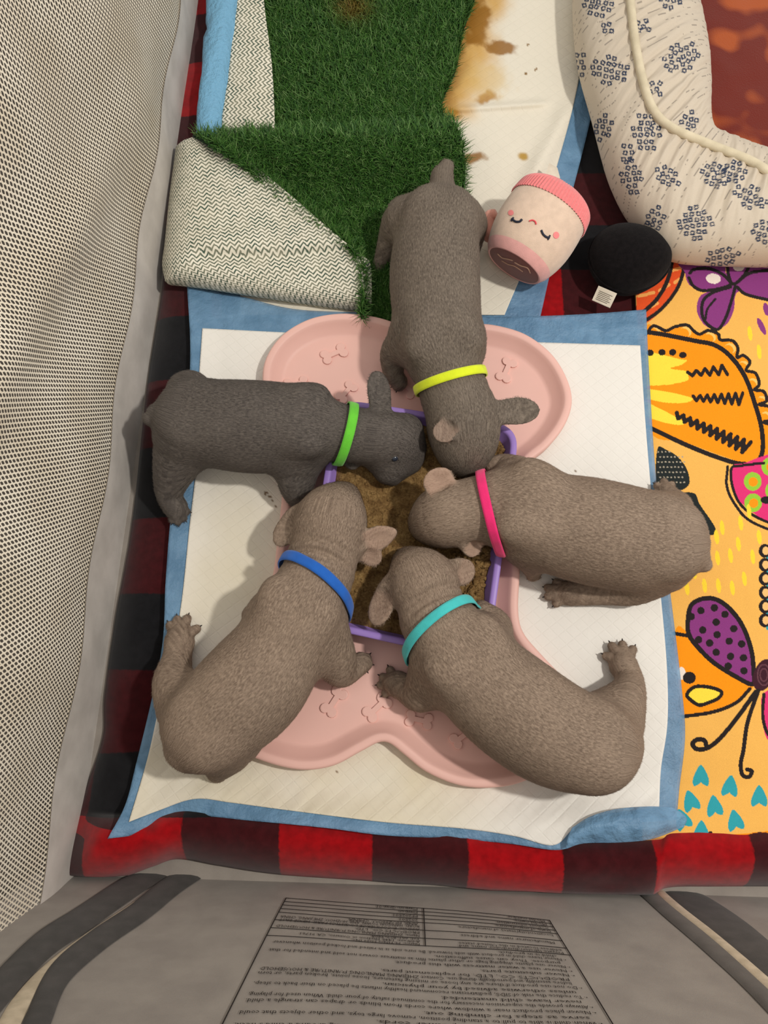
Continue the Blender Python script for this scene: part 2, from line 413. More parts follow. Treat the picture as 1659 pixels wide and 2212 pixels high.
z += .0016 * fbm(u / 90, v / 90, 3) * sst(0, 60, edge) + .004 * fbm(u / 120, v / 120, 3) * sst(0, 40, edge) * sst(170, 120, edge)
z = np.clip(z, .002, None)
W3 = PA(u, v, z)
W3[..., 1] = np.maximum(W3[..., 1], FBX(W3[..., 0]) + .003 - W3[..., 2] * LEAN)
x_, y_ = W3[..., 0], W3[..., 1]
# fleece is bunched along the left side: shift of the check there
sh1 = .1025 * np.maximum(sst(-.15, -.18, x_) * sst(-.085, -.07, y_), sst(-.235, -.25, x_) * sst(-.118, -.10, y_)) * sst(.62, .5, y_)
UX = x_ + .2525 + sh1 - .045 * sst(.25, .35, y_) * sst(.0, .1, x_) + .008 * fbm(x_ * 8, y_ * 8, 2)
UY = (y_ - .008) * 1.118 + .05 * sst(.45, .65, y_) - .038 * sst(-.075, -.112, y_) + .006 * fbm(x_ * 7 + 9, y_ * 7, 2)
UVB = np.stack([UX, UY], -1)
tag(thick_sheet('plaid_blanket', W3, plaid, None, .0015, UVB), 'red and black buffalo plaid fleece blanket lining the playpen floor', 'blanket')

# rust-red fleece beyond the pillow
k = N('rust_fleece', .95, sheen=.3, spec=.05); o = k.coord()
k.base(k.mix(k.ramp(k.noise(o, 11, 2, .4), .49, .56), S(112, 40, 30), S(172, 84, 42))); k.bump(k.noise(o, 700, 3), .6, .0012)
Q, s_, t_ = coons([(1440, -110), (1900, -110)], [(1900, -110), (1900, 520)], [(1480, 480), (1900, 520)], [(1440, -110), (1480, 480)], 60, 60)
z = .020 + .004 * fbm(Q[..., 0] / 110, Q[..., 1] / 110, 3)
tag(thick_sheet('fleece_throw', PA(Q[..., 0], Q[..., 1], z), k.m, None, .003), 'rust-red fleece throw with orange blotches beyond the patterned pillow', 'blanket')

# ================================================================== BUTTERFLY TOWEL
Q, s_, t_ = coons([(1368, 520), (1500, 500), (1860, 480)], [(1860, 480), (1880, 1100), (1900, 1800)], [(1388, 1822), (1500, 1818), (1659, 1806), (1900, 1795)],
                  [(1368, 520), (1380, 800), (1390, 1300), (1388, 1822)], 420, 900)
u, v = Q[..., 0], Q[..., 1]
z = .0165 + .0022 * fbm(u / 120, v / 120, 3) + .014 * sst(1690, 1800, v) - .010 * sst(1808, 1822, v)
TW = PA(u, v, z)
pt = Paint(u, v, S(240, 182, 90))
K_, OR, YE, PU, PK, LI, TE, WH, RO = S(38, 32, 32), S(250, 150, 20), S(250, 222, 70), S(136, 58, 126), S(222, 52, 118), S(150, 200, 60), S(50, 160, 172), S(240, 226, 214), S(228, 84, 36)
# striped orange arcs near the black toy
pt.poly([(1375, 690), (1385, 560), (1440, 540), (1480, 560), (1478, 590), (1455, 640), (1420, 680), (1390, 700)], RO)
for a0 in [(1380, 640, 1412, 632), (1396, 668, 1420, 655), (1430, 590, 1475, 578), (1440, 560, 1478, 566), (1425, 628, 1445, 615), (1458, 610, 1470, 602)]:
    pt.stroke([a0[:2], a0[2:]], 7, S(245, 170, 90), False)
pt.stroke([(1388, 676), (1420, 645), (1442, 605), (1452, 560), (1450, 530)], 9, K_); pt.stroke([(1392, 694), (1428, 668), (1462, 625), (1477, 580), (1478, 530)], 8, K_)
# purple flower-butterfly
pt.poly([(1484, 560), (1480, 590), (1492, 618), (1530, 628), (1512, 640), (1505, 670), (1520, 700), (1545, 712), (1570, 700), (1585, 670), (1588, 640), (1600, 630), (1640, 645), (1700, 650), (1720, 560)], PU, True)
pt.poly([(1566, 565), (1574, 565), (1576, 600), (1568, 590)], S(250, 190, 100), False)
pt.ell(1541, 602, 16, 11, WH, .1); pt.ell(1596, 575, 13, 11, WH, 0)
pt.stroke([(1490, 590), (1500, 582), (1530, 580), (1560, 592), (1578, 612), (1560, 622), (1520, 628), (1498, 618), (1488, 600)], 7, K_)
pt.stroke([(1570, 565), (1574, 595), (1584, 614), (1606, 596), (1624, 565)], 7, K_)
pt.stroke([(1590, 612), (1620, 590), (1660, 584)], 7, K_); pt.stroke([(1592, 620), (1612, 636), (1660, 648)], 7, K_)
pt.stroke([(1578, 620), (1540, 632), (1518, 652), (1520, 690), (1548, 712), (1566, 690), (1580, 650), (1588, 620)], 7, K_); pt.stroke([(1545, 646), (1528, 668), (1524, 690)], 5, K_)
pt.ell(1645, 705, 6, 20, PU, -.45); pt.ell(1655, 668, 6, 14, PU, -.2); pt.ell(1690, 690, 6, 16, PU, -.2)
# big orange wing with scalloped border
sc = [(1395, 722), (1412, 704), (1436, 714), (1446, 712), (1458, 706), (1484, 702), (1500, 716), (1512, 722), (1530, 714), (1552, 722), (1556, 734), (1582, 736), (1594, 752), (1592, 772), (1606, 768), (1620, 782), (1612, 800), (1632, 806), (1640, 830), (1630, 842), (1650, 846), (1656, 866), (1640, 874), (1664, 880), (1668, 905), (1650, 912), (1672, 925), (1690, 980)]
pt.poly(sc + [(1640, 990), (1620, 1003), (1560, 985), (1480, 955), (1400, 925)], OR)
for c0 in [(1415, 715), (1482, 716), (1535, 728), (1578, 752), (1608, 790), (1628, 828), (1648, 866), (1656, 900)]: pt.ell(c0[0], c0[1], 12, 10, S(250, 196, 104), .6); pt.ell(c0[0] - 4, c0[1] + 3, 11, 9, OR, .6)
pt.poly([(1380, 760), (1420, 764), (1470, 776), (1484, 778), (1472, 788), (1448, 796), (1484, 802), (1487, 812), (1484, 822), (1450, 830), (1408, 833), (1380, 830)], YE)
pt.poly([(1385, 840), (1440, 846), (1480, 855), (1497, 862), (1480, 870), (1440, 870), (1400, 862), (1385, 858)], YE)
pt.poly([(1385, 866), (1420, 880), (1455, 898), (1478, 912), (1470, 918), (1440, 914), (1400, 902), (1385, 896)], YE)
pt.stroke(sc, 7, K_)
pt.stroke([(1380, 715), (1430, 722), (1500, 736), (1545, 746), (1580, 772), (1610, 815), (1630, 870), (1645, 925), (1647, 975), (1632, 998), (1600, 1002), (1550, 988), (1480, 960), (1400, 922)], 10, K_)
for x0, y0 in [(1404, 762), (1430, 761), (1453, 761), (1475, 767), (1385, 762)]: pt.ell(x0, y0, 8, 7, K_)
def zig(p0, p1, n, amp, w_, g=1.5):
    w_ = w_ * g
    p0 = np.array(p0, float); p1 = np.array(p1, float); d_ = p1 - p0; nn = np.array([-d_[1], d_[0]]) / np.linalg.norm(d_)
    pt.stroke([tuple(p0 + d_ * i / n + nn * (amp * (.35 + .65 * i / n)) * (1 if i % 2 else -1)) for i in range(n + 1)], w_, K_, False)
zig((1486, 808), (1570, 798), 9, 11, 5); zig((1497, 860), (1604, 862), 14, 13, 5); zig((1460, 896), (1616, 968), 22, 14, 6)
# dark embroidered patch with light stitches
pt.poly([(1420, 970), (1440, 972), (1462, 985), (1482, 1010), (1490, 1040), (1480, 1055), (1460, 1060), (1420, 1050)], S(36, 42, 42)); pt.poly([(1468, 1068), (1500, 1066), (1512, 1090), (1545, 1140), (1538, 1156), (1510, 1150), (1470, 1110)], S(36, 42, 42))
for i in range(10):
    for j in range(16):
        x0, y0 = 1422 + i * 8 + (j % 2) * 4, 976 + j * 11
        if (x0 < 1482 and y0 < 1052 and x0 - 1422 < (y0 - 960) * 2): pt.ell(x0, y0, 2.2, 1.6, S(170, 160, 140))
# pink wing
pt.poly([(1580, 1010), (1610, 1000), (1650, 985), (1760, 960), (1780, 1150), (1690, 1140), (1630, 1110), (1590, 1070)], PK)
for x0, y0 in [(1626, 1040), (1627, 1086), (1664, 1008), (1672, 1060)]: pt.ell(x0, y0, 19, 20, LI); pt.ell(x0 + 1, y0 + 1, 10, 10, OR)
pt.ell(1655, 1080, 12, 8, K_); pt.ell(1668, 1048, 9, 10, K_)
pt.stroke([(1650, 1000), (1600, 1006), (1580, 1012), (1582, 1050), (1600, 1090), (1640, 1120), (1720, 1150)], 6, K_); pt.stroke([(1572, 1008), (1570, 1050), (1588, 1090), (1625, 1128), (1720, 1165)], 6, K_)
# yellow dashes
for x0, y0 in [(1548, 1160), (1600, 1130), (1595, 1175), (1550, 1205), (1578, 1200), (1626, 1203), (1608, 1250), (1552, 1265), (1522, 1265), (1484, 1270), (1500, 1235), (1582, 1270), (1640, 1160), (1618, 1105), (1524, 1190), (1560, 1140), (1640, 760), (1620, 720)]:
    pt.ell(x0, y0, 5, 16, S(250, 214, 60), -.12)
# lower butterfly
pt.poly([(1458, 1365), (1490, 1370), (1560, 1420), (1625, 1475), (1610, 1500), (1570, 1530), (1530, 1542), (1475, 1548), (1440, 1540)], OR)
pt.poly([(1486, 1340), (1495, 1305), (1530, 1292), (1565, 1305), (1600, 1345), (1622, 1400), (1628, 1450), (1626, 1478), (1590, 1462), (1540, 1430), (1505, 1395), (1488, 1370)], PU)
pt.stroke([(1486, 1340), (1495, 1305), (1530, 1292), (1565, 1305), (1600, 1345), (1622, 1400), (1628, 1450), (1626, 1478), (1590, 1462), (1540, 1430), (1505, 1395), (1488, 1370)], 10, K_, closed=True)
for x0, y0 in [(1514, 1319), (1543, 1313), (1566, 1327), (1493, 1332), (1547, 1344), (1585, 1358), (1518, 1361), (1549, 1371), (1509, 1382), (1575, 1385), (1602, 1391), (1533, 1389), (1547, 1409), (1578, 1418), (1606, 1421), (1573, 1439), (1607, 1449)]: pt.ell(x0, y0, 8, 8, K_)
pt.stroke([(1455, 1368), (1490, 1374)], 8, K_, False); pt.ell(1472, 1455, 9, 14, WH); pt.ell(1489, 1464, 14, 13, K_)
pt.poly([(1484, 1500), (1500, 1488), (1530, 1488), (1555, 1495), (1552, 1506), (1530, 1515), (1510, 1520), (1495, 1510)], YE); pt.stroke([(1484, 1500), (1500, 1484), (1530, 1484), (1558, 1494), (1552, 1508), (1530, 1518), (1510, 1523), (1492, 1512)], 8, K_, closed=True)
pt.stroke([(1620, 1488), (1590, 1518), (1540, 1538), (1475, 1548)], 8, K_)
pt.ell(1650, 1458, 22, 36, S(62, 30, 42), .35)
for r_ in (.75, .45): pt.stroke([(1650 + 18 * r_ * math.cos(q_), 1458 + 30 * r_ * math.sin(q_)) for q_ in np.arange(0, 6.2, .5)], 3, S(98, 60, 70), closed=True)
pt.stroke([(1632, 1495), (1600, 1540), (1560, 1590), (1530, 1615), (1505, 1618), (1496, 1606), (1508, 1597), (1522, 1600), (1526, 1612)], 10, K_); pt.stroke([(1638, 1492), (1615, 1560), (1606, 1620), (1600, 1650), (1604, 1674), (1618, 1678), (1624, 1666), (1614, 1662)], 9, K_)
pt.poly([(1648, 1500), (1700, 1490), (1700, 1620), (1660, 1600), (1648, 1560)], PK); pt.stroke([(1650, 1500), (1648, 1550), (1662, 1590), (1700, 1620)], 7, K_)
# teal hearts and scalloped teal shape
for x0, y0, a_ in [(1514, 1676, 0), (1577, 1698, .1), (1492, 1730, -.3), (1543, 1741, -.15), (1588, 1772, -.2), (1515, 1796, 0), (1474, 1770, -.4), (1640, 1720, 0)]:
    R_ = lambda p: [(x0 + (px * math.cos(a_) - py_ * math.sin(a_)) * .8, y0 + (px * math.sin(a_) + py_ * math.cos(a_)) * .85) for px, py_ in p]
    pt.poly(R_([(0, -28), (14, -10), (22, 12), (18, 26), (4, 20), (0, 16), (-4, 20), (-18, 26), (-22, 12), (-14, -10)]), TE)
pt.poly([(1655, 1185), (1700, 1180), (1700, 1370), (1655, 1360)], TE, False)
for y0 in range(1190, 1370, 30): pt.ell(1652, y0, 13, 15, K_); pt.ell(1654, y0, 7, 9, S(240, 190, 120))
pt.stroke([(1530, 1806), (1560, 1810), (1660, 1800)], 10, OR); pt.ell(1638, 1806, 26, 8, S(70, 30, 30), -.1); pt.stroke([(1535, 1800), (1533, 1822)], 9, K_, False)
tag(thick_sheet('beach_towel', TW, painted('towel_print', 1300, .55, amp=.16), None, .004, None, pt.c.reshape(TW.shape)), 'yellow beach towel printed with orange, purple and pink butterflies', 'towel')

# ================================================================== PADS
film = N('pad_film', .42, S(126, 170, 205), spec=.35); o = film.coord(); film.bump(film.noise(o, 55, 5, .6), .9, .006)
film.base(film.mix(film.ramp(film.noise(o, 30, 4), .3, .7), S(105, 148, 184), S(132, 176, 212)))
tr = film.n('ShaderNodeBsdfTransparent'); mx = film.n('ShaderNodeMixShader'); mx.inputs[0].default_value = .62
film.l(tr.outputs[0], mx.inputs[1]); film.l(film.b.outputs[0], mx.inputs[2]); film.l(mx.outputs[0], film.out.inputs[0]); film_mat = film.m
roll_mat = N('pad_film_roll', .4, S(120, 178, 214), spec=.4); o = roll_mat.coord(); roll_mat.bump(roll_mat.noise(o, 60, 5, .65), 1.0, .008); roll_mat = roll_mat.m
def core_material(name):
    k = N(name, .9, spec=.1); uvn = k.n('ShaderNodeUVMap', uv_map='UVMap').outputs[0]; sp = k.n('ShaderNodeSeparateXYZ'); k.l(uvn, sp.inputs[0]); o = k.coord()
    def ln(a, b, p):
        c = k.math('ADD', k.math('MULTIPLY', sp.outputs[0], a), k.math('MULTIPLY', sp.outputs[1], b))
        return k.ramp(k.math('ABSOLUTE', k.math('SUBTRACT', k.math('FRACT', k.math('DIVIDE', c, p)), .5)), 0, .09)
    q_ = k.math('MINIMUM', ln(.72, .69, .0105), ln(.60, -.80, .0125))
    h_ = k.math('ADD', k.math('MULTIPLY', q_, .9), k.math('MULTIPLY', k.noise(o, 160, 4), 1.2))
    a = k.n('ShaderNodeVertexColor', layer_name='Col').outputs[0]
    k.base(a); k.bump(h_, .28, .0010); return k.m
core_mat = core_material('absorbent_quilt')
def pad_z(u, v):
    z = .0205 + .0010 * fbm(u / 60, v / 60, 3) + .0012 * fbm((u + v) / 25, (u - v) / 160, 2) * sst(1500, 1700, v)
    left = np.interp(v, [640, 900, 1100, 1350, 1500, 1650, 1810], [410, 400, 372, 355, 330, 290, 235])
    z = z + .007 * sst(80, 0, u - left) * sst(560, 700, v)
    z = z + .024 * sst(1690, 1800, v) * (.75 + .25 * np.sin(u / 90.0)) + .010 * np.exp(-((u - 450) / 90) ** 2 - ((v - 1720) / 40) ** 2)
    return z
fp = empty('pee_pad', P(900, 1200, .018), 'white quilted pee pad with blue border under the pink feeding tray', 'pee pad')
OUT = dict(top=[(404, 618), (520, 640), (640, 668), (820, 676), (1000, 685), (1180, 682), (1300, 676), (1396, 668)],
           right=[(1396, 668), (1402, 800), (1418, 1040), (1448, 1280), (1472, 1480), (1480, 1590), (1468, 1700), (1462, 1770)],
           bottom=[(232, 1812), (300, 1802), (360, 1778), (430, 1764), (540, 1774), (700, 1790), (830, 1807), (980, 1815), (1100, 1826), (1210, 1840), (1262, 1812), (1360, 1785), (1462, 1775)],
           left=[(404, 618), (411, 760), (402, 900), (372, 1090), (358, 1250), (352, 1380), (330, 1500), (294, 1650), (270, 1740), (232, 1812)])
Q, s_, t_ = coons(**OUT, nu=170, nv=190); zz = pad_z(Q[..., 0], Q[..., 1])
thick_sheet('border_film', PA(Q[..., 0], Q[..., 1], zz), film_mat, fp, .0006)
INN = dict(top=[(437, 709), (700, 722), (1000, 734), (1383, 746)], right=[(1383, 746), (1398, 960), (1424, 1250), (1440, 1430), (1442, 1560), (1428, 1660), (1424, 1745)],
           bottom=[(278, 1776), (340, 1752), (420, 1726), (500, 1734), (620, 1750), (830, 1776), (1000, 1790), (1110, 1806), (1195, 1826), (1240, 1790), (1300, 1760), (1424, 1745)],
           left=[(437, 709), (428, 850), (424, 1000), (410, 1130), (392, 1300), (370, 1420), (345, 1520), (318, 1640), (278, 1776)])
Q, s_, t_ = coons(**INN, nu=240, nv=260); u, v = Q[..., 0], Q[..., 1]; zz = pad_z(u, v) + .0016
V = PA(u, v, zz)
pp = Paint(u, v, S(232, 229, 222))
n1 = .5 + .5 * fbm(pp.u / 130, pp.v / 130, 4)
pp.blend(np.clip(.75 * np.exp(-((pp.u - 520) / 110) ** 2 - ((pp.v - 1180) / 170) ** 2) + .7 * sst(1560, 1640, pp.v) * sst(1150, 900, pp.u) + .35 * np.exp(-((pp.u - 420) / 60) ** 2 - ((pp.v - 1320) / 90) ** 2), 0, 1) * (.35 + .6 * n1), S(206, 192, 150))  # painted yellowish tint: puppy shadows at left, shade along the lower end
for x0, y0 in [(583, 1072), (590, 1080), (575, 1066), (596, 1095), (726, 1668), (1243, 1018), (604, 1150)]: pp.ell(x0, y0, 3.5, 2.6, S(110, 82, 50))
thick_sheet('absorbent_core', V, core_mat, fp, .0012, V[..., :2].copy(), pp.c.reshape(V.shape))

Q, s_, t_ = coons([(1236, 1788), (1275, 1764), (1330, 1748), (1400, 1742), (1452, 1744)], [(1452, 1744), (1474, 1756), (1484, 1770), (1478, 1786)], [(1222, 1834), (1262, 1822), (1340, 1820), (1410, 1812), (1478, 1786)], [(1236, 1788), (1226, 1812), (1222, 1834)], 60, 40)
thick_sheet('folded_corner', PA(Q[..., 0], Q[..., 1], .050 + .010 * np.sin(t_ * 3.1) * np.sin(s_ * 2.8 + .3) + .002 * fbm(Q[..., 0] / 22, Q[..., 1] / 22, 3) - .012 * sst(.6, 1, s_)), film_mat, fp, .0008)
# back pad with stains, partly under the turf
bp = empty('pee_pad', P(900, 300, .014), 'stained white pee pad lying under the artificial turf beside the pillow', 'pee pad')
def bpad_z(u, v):
    rid = 1060 + (560 - v) * .52                       # soft lifted ridge that runs up beside the plush
    z = .0135 + .0012 * fbm(u / 50, v / 50, 3) + .010 * np.exp(-((u - rid) / 26) ** 2) * sst(600, 520, v) * sst(190, 260, v)
    z = z + .006 * np.exp(-((v - 236 - (u - 990) * -.07) / 8.0) ** 2) * sst(960, 1000, u) * sst(1200, 1160, u)
    return z
Q, s_, t_ = coons([(455, -110), (900, -110), (1345, -110)], [(1345, -110), (1310, 100), (1285, 220), (1240, 400), (1205, 520), (1166, 690)],
                  [(480, 690), (800, 690), (1166, 690)], [(455, -110), (465, 300), (480, 690)], 150, 150)
thick_sheet('border_film', PA(Q[..., 0], Q[..., 1], bpad_z(Q[..., 0], Q[..., 1])), film_mat, bp, .0006)
Q, s_, t_ = coons([(500, -110), (900, -110), (1285, -110)], [(1285, -110), (1262, 100), (1238, 230), (1200, 370), (1160, 510), (1090, 680)],
                  [(520, 680), (800, 680), (1090, 680)], [(500, -110), (510, 300), (520, 680)], 260, 300)
u, v = Q[..., 0], Q[..., 1]; V = PA(u, v, bpad_z(u, v) + .0016)
pp = Paint(u, v, S(228, 222, 206))
n1 = fbm(pp.u / 22, pp.v / 22, 4); n2 = fbm(pp.u / 60 + 8, pp.v / 60, 4)
def blot(x, y, rx, ry, rot, col, hard=.25, amp=.5, mx_=1):
    c, q_ = math.cos(rot), math.sin(rot); dx, dy = pp.u - x, pp.v - y
    r_ = np.sqrt(((dx * c + dy * q_) / rx) ** 2 + ((-dx * q_ + dy * c) / ry) ** 2) + n1 * amp
    pp.blend(sst(1 + hard, 1 - hard, r_) * mx_, col)
edge_u = np.interp(pp.v, [0, 60, 150, 230, 270], [1030, 1010, 990, 958, 975])
pp.blend(sst(95, 5, pp.u - edge_u + 40 * n2) * sst(280, 235, pp.v) * .9, S(206, 160, 76))
pp.blend(sst(30, 0, pp.u - edge_u + 20 * n1) * sst(260, 220, pp.v) * .6, S(150, 100, 40))
YB = S(146, 100, 36)
blot(1032, 45, 26, 50, .1, YB, .3, .7, .9); blot(1085, 105, 30, 12, .1, YB, .35, .9, .9); blot(1052, 210, 24, 14, -.3, S(170, 120, 50), .35, .9, .9)
blot(1020, 342, 30, 10, -.1, YB, .4, .9, .9); blot(1131, 339, 11, 8, .3, S(180, 140, 40), .4, .6, .9); blot(975, 245, 24, 12, .1, S(180, 130, 50), .4, .8, .9); blot(1050, 175, 50, 40, 0, S(214, 184, 120), .5, .5, .5)
for x0, y0 in [(1140, 98), (1157, 150), (1135, 160)]: pp.ell(x0, y0, 4, 2, S(140, 110, 70), -.8)
thick_sheet('absorbent_core', V, core_mat, bp, .0012, V[..., :2].copy(), pp.c.reshape(V.shape))
# rolled-up blue edge at the left of the turf
c = resample([(487, -120), (482, 20), (470, 130), (458, 220), (452, 300), (452, 340)], 50); wv = np.interp(np.linspace(0, 1, 50), [0, .3, 1], [38, 34, 26])
ang = np.linspace(0, 2 * np.pi, 20, endpoint=False); rows_ = []
for i in range(50):
    r_ = RW(c[i, 0], c[i, 1], .03, wv[i]); cc = PA(c[i, 0], c[i, 1], .033)
    rr = r_ * (1 + .13 * vnoise(np.cos(ang) * 3 + i * .35, np.sin(ang) * 3 + 4 + i * .1))
    rows_.append(np.stack([cc[0] + rr * np.cos(ang), cc[1] + 0 * ang, cc[2] + rr * .78 * np.sin(ang)], -1))
i = np.arange(50 * 20).reshape(50, 20); j = np.roll(i, -1, 1)
mesh('rolled_edge', np.concatenate(rows_), np.stack([i[:-1], i[1:], j[1:], j[:-1]], -1).reshape(-1, 4)[:, ::-1].copy(), roll_mat, bp)

# ================================================================== ARTIFICIAL TURF
k = N('turf_backing', .85, spec=.15); uvn = k.n('ShaderNodeUVMap', uv_map='UVMap').outputs[0]; sp = k.n('ShaderNodeSeparateXYZ'); k.l(uvn, sp.inputs[0]); o = k.coord()
wob = k.math('MULTIPLY', k.math('SUBTRACT', k.noise(o, 260, 3), .5), .0026)
tri = k.math('ABSOLUTE', k.math('SUBTRACT', k.math('FRACT', k.math('DIVIDE', k.math('ADD', sp.outputs[0], wob), .0094)), .5))
sv = k.math('ADD', k.math('DIVIDE', k.math('ADD', sp.outputs[1], wob), .0058), k.math('MULTIPLY', tri, 1.7))
ln_ = k.ramp(k.math('ABSOLUTE', k.math('SUBTRACT', k.math('FRACT', sv), .5)), .10, .26)
thr = k.ramp(k.noise(k.scale(o, (1, 1, 1)), 70, 3), .38, .62)
dk = k.mix(thr, S(66, 90, 76), S(140, 142, 122))
k.base(k.mix(ln_, dk, k.mix(k.noise(o, 35, 3), S(216, 210, 190), S(242, 238, 222)))); k.bump(ln_, .8, .0012); back_mat = k.m
k = N('grass_fibre', .55, spec=.3); a = k.n('ShaderNodeVertexColor', layer_name='Col').outputs[0]; k.base(a); k.b.inputs['Subsurface Weight'].default_value = 0; grass_mat = k.m
soil_mat = cloth('turf_base', S(16, 40, 18), S(10, 26, 12), 200, 900)
def blades(Q, Vw, n, parent, length=.015, spot=None, lean=None, edge=.0):
    nv, nu = Vw.shape[:2]
    a_ = rng.random(n) * (nu - 1.001); b_ = rng.random(n) * (nv - 1.001); i = b_.astype(int); j = a_.astype(int); fa, fb = a_ - j, b_ - i
    fa = fa[:, None]; fb = fb[:, None]
    bl = lambda A: (A[i, j] * (1 - fa) + A[i, j + 1] * fa) * (1 - fb) + (A[i + 1, j] * (1 - fa) + A[i + 1, j + 1] * fa) * fb
    p = bl(Vw); px = bl(Q)
    th = rng.random(n) * 2 * np.pi; L = length * (.65 + .6 * rng.random(n))
    la = .45 + .5 * rng.random(n)
    d = np.stack([np.cos(th) * la, np.sin(th) * la, np.ones(n)], -1)
    if lean is not None: d += lean(px)
    d /= np.linalg.norm(d, axis=1)[:, None]
    bend = np.stack([np.cos(th + .6), np.sin(th + .6), -.5 * np.ones(n)], -1) * (.25 + .5 * rng.random(n))[:, None]
    w_ = np.stack([-np.sin(th), np.cos(th), 0 * th], -1) * .00042
    tw = rng.random(n) * 6.28; w_ = np.stack([np.cos(tw), np.sin(tw), 0 * tw], -1) * .00055
    m1 = p + d * L[:, None] * .55; tp = p + d * L[:, None] + bend * L[:, None] * .35
    Vb = np.stack([p - w_, p + w_, m1 + w_ * .9, m1 - w_ * .9, tp + w_ * .25, tp - w_ * .25], 1).reshape(-1, 3)
    o_ = np.arange(n)[:, None] * 6
    Fb = np.concatenate([o_ + np.array([[0, 1, 2, 3]]), o_ + np.array([[3, 2, 4, 5]])])
    g = rng.random(n)[:, None]; g2 = rng.random(n)[:, None]
    c = (1 - g) * np.array(S(28, 68, 26)) + g * np.array(S(78, 122, 50)); c = np.where(g2 < .15, np.array(S(106, 138, 80)), c)
    if spot is not None:
        mk = np.exp(-(((px[:, 0] - spot[0]) / spot[2]) ** 2 + ((px[:, 1] - spot[1]) / spot[3]) ** 2))[:, None]
        c = c * (1 - .8 * mk) + np.array(S(122, 88, 30)) * .8 * mk
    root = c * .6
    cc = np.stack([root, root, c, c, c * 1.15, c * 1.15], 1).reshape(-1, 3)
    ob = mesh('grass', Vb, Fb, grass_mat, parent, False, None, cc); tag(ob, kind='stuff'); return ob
t1 = empty('turf_mat', P(780, 120, .018), 'flat dark green artificial turf mat with brown spot at the back', 'turf mat')
Q, s_, t_ = coons([(545, -110), (800, -110), (1055, -110)], [(1055, -110), (1025, 0), (1000, 70), (985, 150), (955, 230), (985, 300)],
                  [(520, 380), (700, 380), (985, 300)], [(545, -110), (530, 100), (520, 380)], 80, 90)
V = PA(Q[..., 0], Q[..., 1], .0215 + .0015 * fbm(Q[..., 0] / 90, Q[..., 1] / 90, 3))
thick_sheet('turf_base', V, soil_mat, t1, .003)
blades(Q, V, 62000, t1, .0145, (765, 28, 34, 28), lambda px: np.stack([-.15 + 0 * px[:, 0], -.25 + 0 * px[:, 0], 0 * px[:, 0]], -1))
Q, s_, t_ = coons([(492, -110), (560, -110)], [(560, -110), (572, 20), (588, 150), (594, 300), (592, 360)], [(452, 360), (592, 360)], [(492, -110), (490, 100), (470, 250), (452, 360)], 40, 140)
z = .036 + .003 * np.sin(s_ * np.pi) - .014 * sst(.10, 0, s_)
V = PA(Q[..., 0], Q[..., 1], z); uv = V[..., :2][..., ::-1].copy()
thick_sheet('folded_backing', V, back_mat, t1, .0025, uv)

t2 = empty('turf_mat', P(650, 480, .018), 'crumpled artificial turf mat folded over to show its beige chevron backing', 'turf mat')
Q, s_, t_ = coons([(415, 292), (520, 288), (700, 284), (850, 276), (982, 262)], [(982, 262), (1000, 320), (1004, 400), (985, 500), (900, 600), (838, 690)],
                  [(780, 690), (838, 690)], [(415, 292), (500, 345), (640, 450), (770, 560), (780, 690)], 100, 110)
u, v = Q[..., 0], Q[..., 1]
z = .026 + .020 * sst(.40, .06, t_) * (1 - .25 * sst(.8, 1, s_)) - .012 * sst(.06, 0, t_) + .016 * sst(.10, .0, s_) + .002 * fbm(u / 60, v / 60, 3)
V = PA(u, v, z)
thick_sheet('turf_base', V, soil_mat, t2, .003)
blades(Q, V, 52000, t2, .0155, None, lambda px: np.stack([.25 + .0 * px[:, 0], .9 * sst(330, 270, px[:, 1]) - .35, 0 * px[:, 0]], -1))
Q, s_, t_ = coons([(380, 316), (398, 302), (432, 292)], [(432, 292), (510, 330), (575, 378), (640, 432), (730, 510), (785, 553), (800, 570), (803, 620), (802, 676)],
                  [(356, 606), (372, 614), (450, 624), (600, 648), (700, 664), (802, 676)], [(380, 316), (366, 420), (356, 520), (350, 570), (356, 606)], 150, 150)
u, v = Q[..., 0], Q[..., 1]
dlp = u - np.interp(v, [292, 316, 420, 520, 570, 620], [395, 380, 366, 356, 350, 356]); dbp = np.interp(u, [356, 450, 600, 700, 802], [612, 624, 648, 664, 676]) - v
dome = np.sqrt(np.clip(1 - (np.clip(np.minimum(dlp, dbp), 0, 60) / 60 - 1) ** 2, 0, 1))
crv = 553 - 6 * sst(600, 780, u) + 4 * np.sin(u / 70)
cr_ = np.exp(-((v - crv) / 15.0) ** 2) * sst(405, 450, u)
cr2 = np.exp(-((v - (crv + 42 + (u - 600) * .02)) / 30.0) ** 2) * sst(480, 600, u)
z = .024 + .036 * dome - .012 * sst(.2, 1, s_) - .006 * cr_ - .004 * cr2 + .003 * fbm(u / 80, v / 80, 3) + .004 * np.exp(-((v - 520) / 30) ** 2) * sst(390, 440, u) * sst(780, 700, u)
V = PA(u, v, z)
ang_ = np.where(v < crv, .22, -.02); xx, yy_ = V[..., 0], V[..., 1]
uv = np.stack([np.where(v < crv, xx * np.cos(.2) + yy_ * np.sin(.2), yy_ * 1.0), np.where(v < crv, -xx * np.sin(.2) + yy_ * np.cos(.2), xx * 1.0)], -1)
zd = .036 * dome; xx = xx + zd * 1.1; yy_ = yy_ + zd * 1.1
uv = np.stack([xx * np.cos(.2) + yy_ * np.sin(.2), -xx * np.sin(.2) + yy_ * np.cos(.2)], -1)
thick_sheet('folded_backing', V, back_mat, t2, .003, uv)

